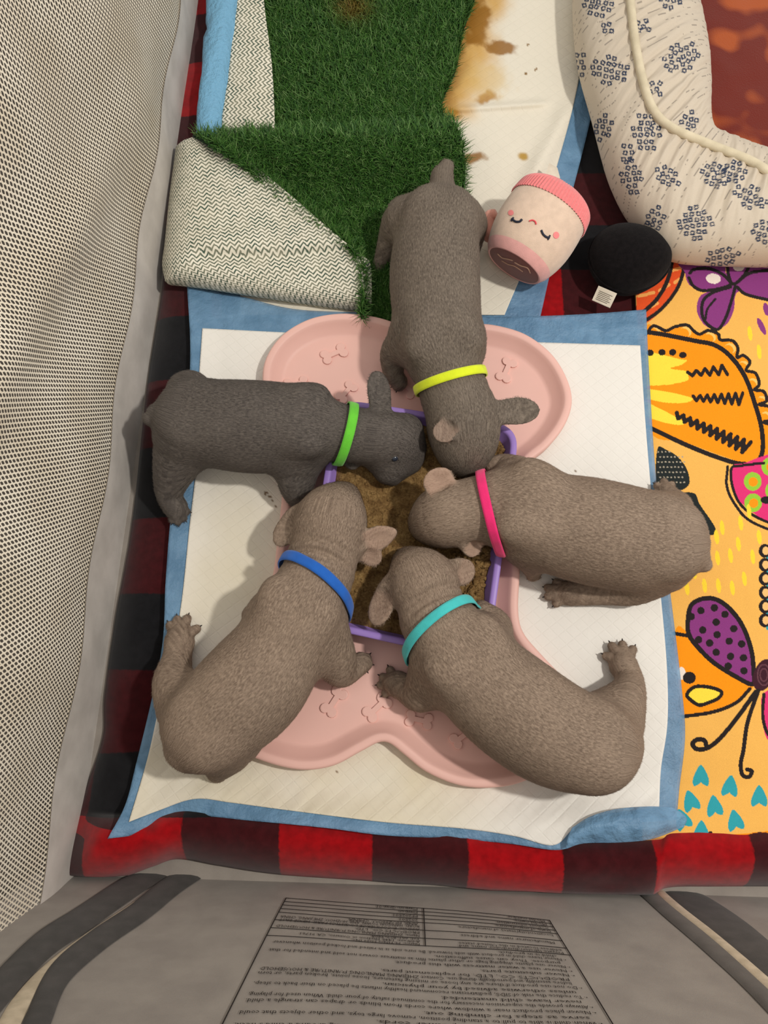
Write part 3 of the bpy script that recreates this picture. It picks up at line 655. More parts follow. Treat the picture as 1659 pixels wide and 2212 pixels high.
# ================================================================== PILLOW
pl = empty('bolster_pillow', P(1400, 300, .01), 'cream bolster pillow with navy diamond clusters and cream piping', 'pillow')
outer = [(1246, -110), (1238, 0), (1248, 130), (1282, 260), (1312, 370), (1345, 445), (1385, 500), (1420, 540), (1470, 560), (1560, 566), (1660, 568), (1800, 570)]
seam = [(1350, -110), (1360, 0), (1375, 120), (1398, 215), (1422, 258), (1455, 282), (1500, 302), (1560, 326), (1620, 350), (1680, 385), (1740, 405), (1800, 412)]
inner = [(1500, -110), (1500, 0), (1520, 110), (1526, 190), (1524, 270), (1528, 300), (1545, 312), (1590, 328), (1640, 350), (1690, 375), (1745, 395), (1800, 402)]
NS = 460; A = resample(outer, NS); M = np.stack([np.interp(np.linspace(0, 1, NS), np.linspace(0, 1, 12), resample(seam, 12)[:, i]) for i in range(2)], -1)
M = resample(seam, NS); B = resample(inner, NS)
NA = 260; ph = np.linspace(0, np.pi, NA)                      # front half ring: outer edge -> top -> inner edge
V = np.zeros((NS, NA, 3)); zt = .105; ze = .045
# the same photo sight lines give floor positions of the two edges; cross-section is a half ellipse above them
A3 = PA(A[:, 0], A[:, 1], ze); B3 = PA(B[:, 0], B[:, 1], ze)
wid = np.linalg.norm(B3 - A3, axis=1)
C3 = (A3 + B3) / 2
for q_, p_ in enumerate(ph):
    cth = np.cos(p_); e_ = (A3 - C3) * (np.sign(cth) * abs(cth) ** .9)
    V[:, q_] = C3 + e_
    V[:, q_, 2] = ze + np.minimum(.058, .42 * wid + .012) * np.sin(p_) ** .8
sgrid = np.linspace(0, 1, NS)[:, None]; pg = ph[None]
wr = .0035 * fbm(sgrid * 60 + pg * 2.2, pg * 1.3 + sgrid * 5, 3) * np.sin(pg) + .0016 * np.sin(sgrid * 210 + pg * 6 + 3 * fbm(sgrid * 20, pg * 2)) * np.sin(pg) * np.exp(-((pg - 1.6) / .7) ** 2)
V[..., 2] += wr
# lower half mirrored down to the blanket
Vl = V.copy()[:, 1:-1][:, ::-1]; Vl[..., 2] = np.clip(ze - (Vl[..., 2] - ze) * .62, .0175, None)
VV = np.concatenate([V, Vl], 1); nr = VV.shape[1]
fe = np.minimum(np.arange(NS), np.arange(NS)[::-1]) / 14.0; fe = np.sqrt(np.clip(1 - (1 - np.clip(fe, 0, 1)) ** 2, 0, 1))[:, None, None]; VV = C3[:, None, :] + (VV - C3[:, None, :]) * np.maximum(fe, .01)
i = np.arange(NS * nr).reshape(NS, nr); j = np.roll(i, -1, 1)
Fp = np.stack([i[:-1], j[:-1], j[1:], i[1:]], -1).reshape(-1, 4)
uu, vv = PROJ(VV.reshape(-1, 3)); pp = Paint(uu, vv, S(204, 192, 174))
NAV = S(52, 62, 84)
clus = [(1290, 10, 5, 4, .2), (1445, 0, 4, 3, .2), (1315, 152, 6, 5, .2), (1250, 140, 2, 6, 0), (1470, 125, 6, 5, -.5), (1388, 55, 3, 3, .6), (1415, 190, 3, 3, .9), (1395, 285, 5, 6, 0), (1302, 275, 3, 5, .2), (1488, 262, 3, 4, .3), (1362, 382, 4, 6, -.1), (1440, 380, 5, 3, .6), (1545, 378, 5, 4, .5), (1585, 370, 4, 4, .3), (1500, 482, 6, 6, -.1), (1410, 480, 3, 6, .4), (1620, 425, 6, 4, .5), (1648, 500, 4, 4, .3), (1558, 556, 6, 3, -.2), (1355, 330, 2, 3, 0), (1700, 460, 6, 5, .4), (1310, 60, 2, 2, 0)]
rr_ = random.Random(3)
for x0, y0, nx_, ny_, ro in clus:
    for i_ in range(nx_):
        for j_ in range(ny_):
            if (abs(i_ - (nx_ - 1) / 2) / nx_ + abs(j_ - (ny_ - 1) / 2) / ny_) > .62: continue
            dx = (i_ - (nx_ - 1) / 2) * 13.5 + rr_.uniform(-1.5, 1.5) + (j_ % 2) * 3; dy = (j_ - (ny_ - 1) / 2) * 13.5 + rr_.uniform(-1.5, 1.5)
            x1 = x0 + dx * math.cos(ro) - dy * math.sin(ro); y1 = y0 + dx * math.sin(ro) + dy * math.cos(ro); a_ = rr_.uniform(-.3, .5)
            R_ = [(x1 + 5.0 * math.cos(a_ + q_ * math.pi / 2 + .78), y1 + 5.0 * math.sin(a_ + q_ * math.pi / 2 + .78)) for q_ in range(4)]
            pp.stroke(R_, 3.0, NAV, False, True)
# broken thin print lines running across the cloth
Pp = np.concatenate([np.tile(ph, (NS, 1)), np.tile(np.linspace(np.pi, 2 * np.pi, nr - NA), (NS, 1))], 1).ravel(); Ss = np.repeat(np.linspace(0, 1, NS), nr)
wq = Ss * 62 + .9 * fbm(Ss * 14, Pp * 1.5, 3) + .35 * Pp
fq = wq - np.floor(wq); brk = fbm(np.floor(wq) * 3.7, Pp * 2.4, 2)
mask = ((np.abs(fq - .5) < .032) & (brk > -.06)).astype(float) * .7
isnav = np.abs(pp.c - np.array(NAV)).sum(1) < 1e-6
pp.blend(np.where(isnav, 0, mask), S(96, 88, 84))
mesh('pillow_cover', VV.reshape(-1, 3), Fp, painted('pillow_print', 1100, .3, .88, .1, .0006, .08), pl, True, None, pp.c)
# piping lies on the cover along the seam
bv = BVHTree.FromPolygons([Vector(x) for x in V.reshape(-1, 3).tolist()], gridfaces(NS, NA).tolist())
pth = []
for x0, y0 in resample(seam, 160):
    h_ = bv.ray_cast(Vector((0, 0, CAM_H)), ray(x0, y0))
    if h_[0] is not None: pth.append(np.array(h_[0]) + np.array([0, 0, .0022]))
pth = np.array(pth); ker = np.ones(9) / 9
for a_ in range(3): pth[4:-4, a_] = np.convolve(pth[:, a_], ker, 'valid')
Vt, Ft = tube(pth, .0052, 10); mesh('piping', Vt, Ft, cloth('piping_cloth', S(222, 210, 182), S(206, 194, 166), 60, 1200, .3), pl)

# ================================================================== PLUSH TOYS
tp = empty('mug_plush', P(1150, 500, .015), 'cream and pink mug-shaped plush toy with a sleeping face', 'plush toy')
ax = Vector((-.53, -.80, -.22)).normalized(); cen = P(1160, 496, .064)
side = ax.cross(Vector((0, 0, 1))).normalized(); upv = side.cross(ax).normalized()
Rm = .0595; Hh = .062
def lathe(prof, n=140, c=cen):
    prof = np.asarray(prof, float) * .84; th = np.linspace(0, 2 * np.pi, n, endpoint=False)
    V = np.array(c)[None, None] + prof[:, None, 0:1] * np.array(ax) + prof[:, None, 1:2] * (np.cos(th)[None, :, None] * np.array(side) + np.sin(th)[None, :, None] * np.array(upv))
    m = len(prof); i = np.arange(m * n).reshape(m, n); j = np.roll(i, -1, 1)
    return V.reshape(-1, 3), np.stack([i[:-1], j[:-1], j[1:], i[1:]], -1).reshape(-1, 4)
tt = np.linspace(-1, 1, 80); prof = [(-.0615, .0005)] + [(Hh * a_, Rm * (1 - (.27 if a_ > 0 else .16) * abs(a_) ** 2.2) * (1 - max(0, (abs(a_) - .72) / .28) ** 2.2 * (.12 if a_ > 0 else .38))) for a_ in tt]
plush = lambda n, c: cloth(n, c, tuple(x * .9 for x in c), 120, 1500, .6, .95, .4, .05, .001)
lo_ = [p for p in prof if p[0] <= -.026]; mid = [p for p in prof if -.030 < p[0] <= .052]; top = [p for p in prof if p[0] >= .049]
V, F = lathe(mid); mesh('cup_body', V, F, plush('plush_cream', S(232, 206, 184)), tp)
kb = N('plush_corduroy', .95, sheen=.4, spec=.05); o = kb.coord(); kb.base(kb.mix(kb.noise(o, 400, 3), S(226, 118, 122), S(246, 152, 150))); kb.bump(kb.noise(o, 1200, 2), .5, .001)
n_ = 300; th = np.linspace(0, 2 * np.pi, n_, endpoint=False); V, F = lathe([(a_, r_ + .0012) for a_, r_ in lo_], n_)
V = V.reshape(len(lo_), n_, 3); rib = .0011 * np.cos(th * 75); V += rib[None, :, None] * (np.cos(th)[None, :, None] * np.array(side) + np.sin(th)[None, :, None] * np.array(upv))
mesh('ribbed_base', V.reshape(-1, 3), F, kb.m, tp)
V, F = lathe([(.046, .0510), (.052, .0490), (.0575, .0450), (.0605, .0430), (.0615, .0415), (.0605, .0400)]); mesh('rim', V, F, plush('plush_pink', S(238, 178, 172)), tp)
V, F = lathe([(.0600, .0412), (.0622, .034), (.0640, .02), (.0645, .0005)]); drk = mesh('drink_top', V, F, plush('plush_brown', S(128, 66, 56)), tp)
thr_d = N('thread_dark', .7, S(40, 44, 60)).m; thr_r = N('thread_red', .7, S(226, 84, 92)).m; thr_c = N('thread_cheek', .8, S(240, 140, 140)).m; thr_w = N('thread_tan', .8, S(216, 176, 150)).m
def bvh_of(o_):
    loc = PLOC(o_.parent) if o_.parent else Vector(); loc = loc + o_.location
    return BVHTree.FromPolygons([v_.co + loc for v_ in o_.data.vertices], [tuple(p_.vertices) for p_ in o_.data.polygons])
body_b = [bvh_of(o_) for o_ in tp.children if o_.name.split('.')[0] in ('cup_body', 'rim', 'drink_top', 'ribbed_base')]
def hit(u, v, off=.0006):
    best = None
    for b_ in body_b:
        h_ = b_.ray_cast(Vector((0, 0, CAM_H)), ray(u, v))
        if h_[0] is not None and (best is None or h_[3] < best[3]): best = h_
    if best is None: return None
    n_ = best[1] if best[1].dot(ray(u, v)) < 0 else -best[1]
    return np.array(best[0] + n_ * off)
def stitch(name, pts, r, mat, parent=tp, closed=False):
    h_ = [hit(*q_) for q_ in resample(pts, 18)]; h_ = np.array([q_ for q_ in h_ if q_ is not None])
    if len(h_) > 3: V, F = tube(h_, r, 6); return mesh(name, V, F, mat, parent)
e1 = stitch('eye', [(1106, 473), (1114, 479), (1123, 479), (1128, 474)], .0013, thr_d); stitch('lash', [(1110, 470), (1104, 478)], .0010, thr_d, e1 or tp)
e2 = stitch('eye', [(1169, 497), (1173, 506), (1180, 512), (1187, 513)], .0013, thr_d); stitch('lash', [(1188, 508), (1183, 518)], .0010, thr_d, e2 or tp)
stitch('mouth', [(1143, 478), (1150, 476), (1156, 479), (1158, 485)], .0009, thr_r)
for x0, y0, rx_, ry_ in [(1104, 460, 6, 6), (1201, 508, 6.5, 7.5)]:
    ring_ = [hit(x0, y0, .0009)] + [hit(x0 + rx_ * math.cos(q_), y0 + ry_ * math.sin(q_), .0006) for q_ in np.arange(0, 6.28, .4)]
    m_ = len(ring_) - 1; mesh('cheek', np.array(ring_), [(0, 1 + i_, 1 + (i_ + 1) % m_) for i_ in range(m_)], thr_c, tp)
for sw in ([(1075, 547), (1085, 556), (1098, 559), (1108, 562)], [(1112, 566), (1125, 573), (1140, 578), (1146, 589)], [(1084, 562), (1098, 570), (1112, 574), (1130, 586)]):
    stitch('swirl', sw, .0007, thr_w, drk)
hp = [(1072, 462, .05), (1058, 470, .045), (1053, 490, .042), (1056, 507, .04), (1068, 516, .04)]
hw = np.array([PA(*q_) for q_ in resample(hp, 24)]); V, F = tube(hw, np.interp(np.arange(24), [0, 4, 19, 23], [.006, .0085, .0085, .006]), 12); mesh('handle', V, F, plush('plush_handle', S(226, 160, 142)), tp)
tagm = cloth('tag_cloth', S(226, 216, 198), S(210, 200, 182), 80, 1500, .2)
def flat_tag(name, pts, zs_, mat, parent, th=.0008):
    v_ = np.array([PA(u_, v__, z_) for (u_, v__), z_ in zip(pts, zs_)]); n_ = len(v_)
    V = np.concatenate([v_, v_ - [0, 0, th]]); F = [tuple(range(n_))[::-1], tuple(range(n_, 2 * n_))] + [(i_, (i_ + 1) % n_, n_ + (i_ + 1) % n_, n_ + i_) for i_ in range(n_)]
    return mesh(name, V, F, mat, parent, False)
flat_tag('tag', [(1172, 398), (1186, 352), (1204, 362), (1210, 384), (1196, 400)], [.05, .046, .044, .046, .05], tagm, tp)
bk = empty('round_plush', P(1358, 600, .012), 'round black plush toy lying face down with white sewn tag', 'plush toy')
cb = np.array(P(1358, 560, .043)); rx_ = RW(1358, 564, .045, 87); th = np.linspace(0, 2 * np.pi, 96, endpoint=False); la = np.linspace(-np.pi / 2, np.pi / 2, 48)
TH, LA = np.meshgrid(th, la); wob_ = 1 + .03 * np.sin(3 * TH + 1) + .012 * vnoise(TH * 3, LA * 5)
V = np.stack([cb[0] + rx_ * np.cos(LA) * np.cos(TH) * wob_, cb[1] + rx_ * .90 * np.cos(LA) * np.sin(TH) * wob_, cb[2] + .034 * np.sign(np.sin(LA)) * np.abs(np.sin(LA)) ** .85], -1)
i = np.arange(48 * 96).reshape(48, 96); j = np.roll(i, -1, 1)
bkm = cloth('plush_black', S(24, 21, 22), S(17, 15, 16), 200, 1300, .7, .95, .05, .05, .0012)
mesh('plush_body', V.reshape(-1, 3), np.stack([i[:-1], j[:-1], j[1:], i[1:]], -1).reshape(-1, 4), bkm, bk)
sm = np.stack([cb[0] + rx_ * 1.005 * np.cos(th) * (1 + .03 * np.sin(3 * th + 1)), cb[1] + rx_ * .905 * np.sin(th) * (1 + .03 * np.sin(3 * th + 1)), np.full(96, cb[2])], -1)
V, F = tube(sm, .0016, 6, True); mesh('seam', V, F, bkm, bk)
tg_ = flat_tag('tag', [(1293, 617), (1333, 634), (1318, 665), (1279, 648)], [.046, .046, .034, .034], tagm, bk)
for i_ in range(6):
    f_ = .28 + i_ * .11; p0 = np.array([1293, 617]) * (1 - f_) + np.array([1279, 648]) * f_; p1 = np.array([1333, 634]) * (1 - f_) + np.array([1318, 665]) * f_
    a0, a1 = p0 + (p1 - p0) * .14, p0 + (p1 - p0) * (.86 - .1 * (i_ % 2)); z_ = .0464 - .0120 * f_
    V, F = tube(np.array([PA(*a0, z_), PA(*a1, z_)]), .00022, 4); mesh('tag_print', V, F, ink, tg_)

# ================================================================== FEEDING TRAY, BOWL, FOOD
tray_px = [(930, 757), (895, 716), (840, 690), (780, 677), (720, 676), (660, 690), (605, 725), (572, 775), (566, 830), (580, 890), (600, 940), (612, 1000), (606, 1090), (598, 1160), (590, 1230), (572, 1300), (530, 1360), (480, 1420), (455, 1490), (460, 1560), (500, 1612), (570, 1646), (650, 1664), (720, 1655), (780, 1624), (830, 1602), (872, 1630), (920, 1668), (990, 1697), (1060, 1703), (1130, 1690), (1200, 1650), (1240, 1590), (1245, 1520), (1218, 1465), (1170, 1412), (1132, 1366), (1121, 1320), (1124, 1240), (1128, 1140), (1132, 1060), (1140, 1005), (1185, 965), (1220, 920), (1237, 870), (1228, 820), (1195, 765), (1140, 722), (1080, 702), (1030, 698), (975, 715)]
tr_ = empty('feeding_tray', P(880, 1180, .0235), 'pale pink bone-shaped feeding tray with raised rim and embossed bones', 'tray')
ZT = .0415
pc = catmull(np.array(tray_px), 10, True); loop = PA(pc[:, 0], pc[:, 1], ZT)[:, :2]
d_ = np.r_[0, np.cumsum(np.linalg.norm(np.diff(np.vstack([loop, loop[:1]]), axis=0), axis=1))]; ts = np.linspace(0, d_[-1], 520, endpoint=False)
loop = np.stack([np.interp(ts, d_, np.r_[loop[:, i_], loop[:1, i_]]) for i_ in range(2)], -1)
def offset(L, d):
    tg = np.roll(L, -2, 0) - np.roll(L, 2, 0); tg /= np.linalg.norm(tg, axis=1)[:, None]; n_ = np.stack([-tg[:, 1], tg[:, 0]], -1)
    ar = .5 * np.sum(L[:, 0] * np.roll(L[:, 1], -1) - np.roll(L[:, 0], -1) * L[:, 1]); n_ = n_ if ar > 0 else -n_
    q_ = L + n_ * d
    for _ in range(6 if abs(d) > .01 else 2): q_ = (np.roll(q_, 1, 0) + 2 * q_ + np.roll(q_, -1, 0)) / 4
    return q_
steps = [(.004, .0240), (.001, .0270), (.0003, .0385), (.0012, .0408), (.003, .0415), (.0075, .0415), (.0095, .0405), (.0115, .0370), (.0205, .0290), (.0228, .0273), (.0255, .0268)]
rings = [np.c_[offset(loop, d), np.full(520, z)] for d, z in steps]
V = np.concatenate(rings); n_ = 520; F = []
ar = np.sum(loop[:, 0] * np.roll(loop[:, 1], -1) - np.roll(loop[:, 0], -1) * loop[:, 1])
for r_ in range(len(steps) - 1):
    for q_ in range(n_):
        f_ = (r_ * n_ + q_, r_ * n_ + (q_ + 1) % n_, (r_ + 1) * n_ + (q_ + 1) % n_, (r_ + 1) * n_ + q_); F.append(f_ if ar > 0 else f_[::-1])
last = list(range((len(steps) - 1) * n_, len(steps) * n_)); F.append(tuple(last) if ar > 0 else tuple(last[::-1]))
F.append(tuple(range(n_))[::-1] if ar > 0 else tuple(range(n_)))
pink = plastic('pink_silicone', S(234, 188, 177), .5, .35); mesh('tray_body', V, F, pink, tr_)
def bone_shape(L, Wd, r, n=10):
    pts = []
    for sx_, sy_, a0 in ((1, 1, -40), (-1, 1, 50), (-1, -1, 140), (1, -1, 230)):
        cx_, cy_ = sx_ * L / 2, sy_ * r * .85
        st_ = {(1, 1): -58, (-1, 1): -17, (-1, -1): 122, (1, -1): 163}[(sx_, sy_)]
        for q_ in range(n): a_ = math.radians(st_ + 255 * (q_ + .04) / (n - .92)); pts.append((cx_ + r * math.cos(a_), cy_ + r * math.sin(a_)))
    return np.array(pts)
for x0, y0, a_, s_ in [(722, 765, .45, 1), (748, 848, .9, .9), (1094, 800, 1.15, 1), (640, 830, .2, .9), (722, 1515, 1.0, 1.0), (815, 1528, .75, 1.0), (905, 1555, -.2, .9), (880, 838, -.9, .9), (1000, 1590, .6, .9)]:
    c3 = np.array(P(x0, y0, .0268)); b2 = bone_shape(.022 * s_, .008, .0052 * s_); R2 = np.array([[math.cos(a_), -math.sin(a_)], [math.sin(a_), math.cos(a_)]])
    b2 = b2 @ R2.T; m_ = len(b2); i2 = b2 * .86
    V = np.concatenate([np.c_[b2 + c3[:2], np.full(m_, .0266)], np.c_[b2 * .98 + c3[:2], np.full(m_, .0290)], np.c_[b2 * .90 + c3[:2], np.full(m_, .0293)]])
    F = [(r_ * m_ + q_, r_ * m_ + (q_ + 1) % m_, (r_ + 1) * m_ + (q_ + 1) % m_, (r_ + 1) * m_ + q_) for r_ in range(2) for q_ in range(m_)] + [tuple(range(2 * m_, 3 * m_))]
    mesh('embossed_bone', V, F, pink, tr_, False)
bw = empty('food_bowl', P(890, 1150, .0275), 'lilac rectangular food bowl standing in the middle of the pink tray', 'bowl')
ZR = .060
cor = [PA(*q_, ZR)[:2] for q_ in ((726, 860), (1124, 920), (1054, 1434), (650, 1346))]
def rrect(c, r, n=10):
    out = []
    for i_ in range(4):
        p, a_, b_ = c[i_], c[i_ - 1], c[(i_ + 1) % 4]; da = (a_ - p) / np.linalg.norm(a_ - p); db_ = (b_ - p) / np.linalg.norm(b_ - p)
        for t in np.linspace(0, 1, n): q1 = p + da * r * (1 - t); q2 = p + db_ * r * t; out.append(q1 * (1 - t) + q2 * t)
    return np.array(out)
bl = rrect(cor, .030); dd = np.r_[0, np.cumsum(np.linalg.norm(np.diff(np.vstack([bl, bl[:1]]), axis=0), axis=1))]; ts = np.linspace(0, dd[-1], 260, endpoint=False)
bl = np.stack([np.interp(ts, dd, np.r_[bl[:, i_], bl[:1, i_]]) for i_ in range(2)], -1)
steps = [(.012, .0278), (.009, .030), (.0015, .0565), (0, .058), (.0003, .0598), (.0012, .0605), (.0055, .0605), (.007, .0598), (.0078, .058), (.016, .034), (.02, .0320)]
rings = [np.c_[offset(bl, d), np.full(260, z)] for d, z in steps]; V = np.concatenate(rings); n_ = 260; F = []
ar = np.sum(bl[:, 0] * np.roll(bl[:, 1], -1) - np.roll(bl[:, 0], -1) * bl[:, 1])
for r_ in range(len(steps) - 1):
    for q_ in range(n_):
        f_ = (r_ * n_ + q_, r_ * n_ + (q_ + 1) % n_, (r_ + 1) * n_ + (q_ + 1) % n_, (r_ + 1) * n_ + q_); F.append(f_ if ar > 0 else f_[::-1])
F.append(tuple(range((len(steps) - 1) * n_, len(steps) * n_))[::(1 if ar > 0 else -1)]); F.append(tuple(range(n_))[::(-1 if ar > 0 else 1)])
mesh('bowl_body', V, F, plastic('lilac_plastic', S(158, 128, 204), .42, .4), bw)
# soaked food: crumbly surface inside the bowl
il = offset(bl, .0105); cc = il.mean(0)
rad = np.linspace(0, 1, 150); V = cc[None, None] + rad[:, None, None] * (il - cc)[None]; gx, gy = V[..., 0], V[..., 1]
z = .0475 + .006 * fbm(gx * 28, gy * 28, 3) + .0028 * np.abs(fbm(gx * 160, gy * 160, 3)) + .0009 * fbm(gx * 500, gy * 500, 2)
uq, vq = PROJ(np.stack([gx, gy, z], -1)); z -= .008 * np.exp(-((uq - 850) / 80) ** 2 - ((vq - 1120) / 120) ** 2); z += .004 * sst(980, 1030, uq) * sst(1150, 1230, vq)
z -= .003 * sst(.93, 1, rad)[:, None]
k = N('soaked_food', .75, spec=.3); o = k.coord(); n1_ = k.noise(o, 90, 6, .65); n2_ = k.noise(o, 420, 4, .6)
k.base(k.mix(k.ramp(n1_, .35, .68), k.mix(k.ramp(n2_, .35, .7), S(88, 62, 30), S(122, 90, 48)), k.mix(k.ramp(n2_, .3, .7), S(134, 102, 56), S(172, 142, 92)))); k.bump(k.math('ADD', n1_, k.math('MULTIPLY', n2_, .8)), .9, .003); food_mat = k.m
V3 = np.stack([gx, gy, z], -1); i = np.arange(150 * 260).reshape(150, 260); j = np.roll(i, -1, 1)
Ff = np.stack([i[:-1], i[1:], j[1:], j[:-1]], -1).reshape(-1, 4); Ff = Ff if ar < 0 else Ff[:, ::-1].copy()
fd = mesh('soaked_kibble', V3.reshape(-1, 3), Ff, food_mat); tag(fd, 'tan mush of soaked kibble filling the lilac bowl', 'dog food', kind='stuff')
ico = bmesh.new(); bmesh.ops.create_icosphere(ico, subdivisions=2, radius=1); iv = np.array([v_.co[:] for v_ in ico.verts]); ifc = np.array([[v_.index for v_ in f_.verts] for f_ in ico.faces]); ico.free()
cv, cf = [], []
for n_ in range(420):
    x0, y0 = (random.gauss(1030, 24), random.uniform(1180, 1345)) if n_ < 190 else ((random.gauss(1085, 14), random.uniform(925, 985)) if n_ < 250 else (random.uniform(720, 1060), random.uniform(920, 1390)))
    r_ = random.uniform(.0014, .0042) * (1 if n_ < 250 else .55); c3 = np.array(P(x0, y0, .052))
    if not (np.linalg.norm(c3[:2] - cc) < .14): continue
    ii = np.argmin((gx - c3[0]) ** 2 + (gy - c3[1]) ** 2); c3[2] = z.ravel()[ii] + r_ * .25
    if ii // 260 > 143: continue
    s3 = iv * (1 + .25 * (rng.random((len(iv), 1)) - .5)) * np.array([random.uniform(.7, 1.3), random.uniform(.7, 1.3), random.uniform(.6, .9)]) * r_
    cf.append(ifc + sum(len(q_) for q_ in cv)); cv.append(s3 + c3)
cl = mesh('kibble_crumbs', np.concatenate(cv), np.concatenate(cf), food_mat); cl.parent = fd; tag(cl, kind='stuff')

# ================================================================== PUPPIES
class Field:
    def __init__(s, lo, hi, h):
        s.lo = np.array(lo); s.h = h; s.n = np.ceil((np.array(hi) - s.lo) / h).astype(int) + 1
        s.F = np.full(s.n, 1.0, np.float32)
    def sub(s, lo, hi):
        a = np.clip(np.floor((np.array(lo) - s.lo) / s.h).astype(int), 0, s.n - 1); b = np.clip(np.ceil((np.array(hi) - s.lo) / s.h).astype(int) + 1, 1, s.n)
        g = [(s.lo[i] + s.h * np.arange(a[i], b[i])).astype(np.float32) for i in range(3)]
        return (slice(a[0], b[0]), slice(a[1], b[1]), slice(a[2], b[2])), g[0][:, None, None], g[1][None, :, None], g[2][None, None, :]
    def blend(s, sl, d, k):
        F = s.F[sl]
        if k <= 0: s.F[sl] = np.minimum(F, d); return
        h = np.maximum(k - np.abs(F - d), 0) / k; s.F[sl] = np.minimum(F, d) - h * h * k * .25
    def cone(s, a, b, ra, rb, k=.012, flat=None):
        a = np.array(a); b = np.array(b); r = max(ra, rb) + k + .004
        sl, x, y, z = s.sub(np.minimum(a, b) - r, np.maximum(a, b) + r); ab = b - a; L = float(ab @ ab) + 1e-12
        t = np.clip(((x - a[0]) * ab[0] + (y - a[1]) * ab[1] + (z - a[2]) * ab[2]) / L, 0, 1)
        d = np.sqrt((x - a[0] - t * ab[0]) ** 2 + (y - a[1] - t * ab[1]) ** 2 + (z - a[2] - t * ab[2]) ** 2) - (ra + (rb - ra) * t)
        s.blend(sl, d, k)
    def chain(s, pts, rad, k=.012):
        """round chain of many cones, hard union among themselves, then blended"""
        pts = np.array(pts); rad = np.array(rad); r = rad.max() + k + .004
        sl, x, y, z = s.sub(pts.min(0) - r, pts.max(0) + r); D = np.full(np.broadcast(x, y, z).shape, 1.0, np.float32)
        G = Field.__new__(Field); G.lo = np.array([x.flat[0], y.flat[0], z.flat[0]]); G.h = s.h; G.n = np.array(D.shape); G.F = D
        for a, b, ra, rb in zip(pts[:-1], pts[1:], rad[:-1], rad[1:]): G.cone(a, b, ra, rb, 0)
        s.blend(sl, G.F, k)
    def ellip(s, c, axes, rad, k=.01):
        """axes: 3 orthonormal rows, rad: 3 radii"""
        c = np.array(c); r = max(rad) + k + .004; sl, x, y, z = s.sub(c - r, c + r); x = x - c[0]; y = y - c[1]; z = z - c[2]
        q = [(x * A[0] + y * A[1] + z * A[2]) for A in axes]
        k0 = np.sqrt(sum((q[i] / rad[i]) ** 2 for i in range(3))); k1 = np.sqrt(sum((q[i] / rad[i] ** 2) ** 2 for i in range(3))) + 1e-6
        s.blend(sl, k0 * (k0 - 1) / k1, k)
    def carve(s, c, axes, rad, k=.004):
        c = np.array(c); r = max(rad) + .004; sl, x, y, z = s.sub(c - r, c + r); x = x - c[0]; y = y - c[1]; z = z - c[2]
        q = [(x * A[0] + y * A[1] + z * A[2]) for A in axes]
        k0 = np.sqrt(sum((q[i] / rad[i]) ** 2 for i in range(3))); k1 = np.sqrt(sum((q[i] / rad[i] ** 2) ** 2 for i in range(3))) + 1e-6
        d = -k0 * (k0 - 1) / k1; F = s.F[sl]; h = np.maximum(k - np.abs(F - d), 0) / k; s.F[sl] = np.maximum(F, d) + h * h * k * .25
    def nets(s):
        F = s.F; n = s.n; sg = F < 0
        cnt = np.zeros(n - 1, np.int8); pos = np.zeros((*(n - 1), 3), np.float32)
        c8 = [(i, j, k) for i in (0, 1) for j in (0, 1) for k in (0, 1)]
        sl = lambda o: tuple(slice(o[a], n[a] - 1 + o[a]) for a in range(3))
        for o in c8:
            for a in range(3):
                if o[a]: continue
                p = list(o); p[a] = 1; f0, f1 = F[sl(o)], F[sl(p)]; m = sg[sl(o)] != sg[sl(p)]
                ix = np.nonzero(m); t = f0[ix] / (f0[ix] - f1[ix]); q = np.tile(np.array(o, np.float32), (len(t), 1)); q[:, a] = t
                pos[ix] += q; cnt[ix] += 1
        act = np.nonzero(cnt > 0); V = (np.stack(act, -1) + pos[act] / cnt[act][:, None]) * s.h + s.lo
        idx = np.full(n - 1, -1, np.int32); idx[act] = np.arange(len(V)); faces = []
        for a in range(3):
            b, c = (a + 1) % 3, (a + 2) % 3
            lo_ = [slice(None)] * 3; hi_ = [slice(None)] * 3; lo_[a] = slice(0, n[a] - 1); hi_[a] = slice(1, n[a])
            m = sg[tuple(lo_)] != sg[tuple(hi_)]; e = np.stack(np.nonzero(m), -1); e = e[(e[:, b] > 0) & (e[:, c] > 0) & (e[:, b] < n[b] - 1) & (e[:, c] < n[c] - 1)]
            ins = sg[tuple(e.T)]; quad = []
            for db_, dc in ((-1, -1), (0, -1), (0, 0), (-1, 0)):
                q = e.copy(); q[:, b] += db_; q[:, c] += dc; quad.append(idx[tuple(q.T)])
            quad = np.stack(quad, -1); quad[~ins] = quad[~ins][:, ::-1]; faces.append(quad)
        return V, np.concatenate(faces)

def fur_material(name, base, dark, pinkish):
    k = N(name, .82, sheen=.0, spec=.2); o = k.coord()
    at = k.n('ShaderNodeAttribute', attribute_name='fur').outputs['Vector']
    n1 = k.noise(k.scale(at, (260, 620, 1)), 1, 2); n2 = k.noise(o, 26, 3)
    c = k.mix(k.ramp(n1, .32, .70), dark, base); c = k.mix(k.math('MULTIPLY', k.ramp(n2, .45, .75), .35), c, tuple(x * 1.18 for x in base))
    pk = k.n('ShaderNodeAttribute', attribute_name='pink').outputs['Fac']
    k.base(k.mix(pk, c, pinkish)); k.bump(n1, .32, .0012); return k.m
claw_mat = N('claw', .4, S(44, 38, 36), spec=.4).m; nose_mat = N('nose_leather', .35, S(52, 46, 48), spec=.5).m; eye_mat = N('eye', .1, S(40, 46, 58), spec=.6).m
k = N('fur_strand', .7, spec=.25); k.base(k.n('ShaderNodeVertexColor', layer_name='Col').outputs[0]); strand_mat = k.m

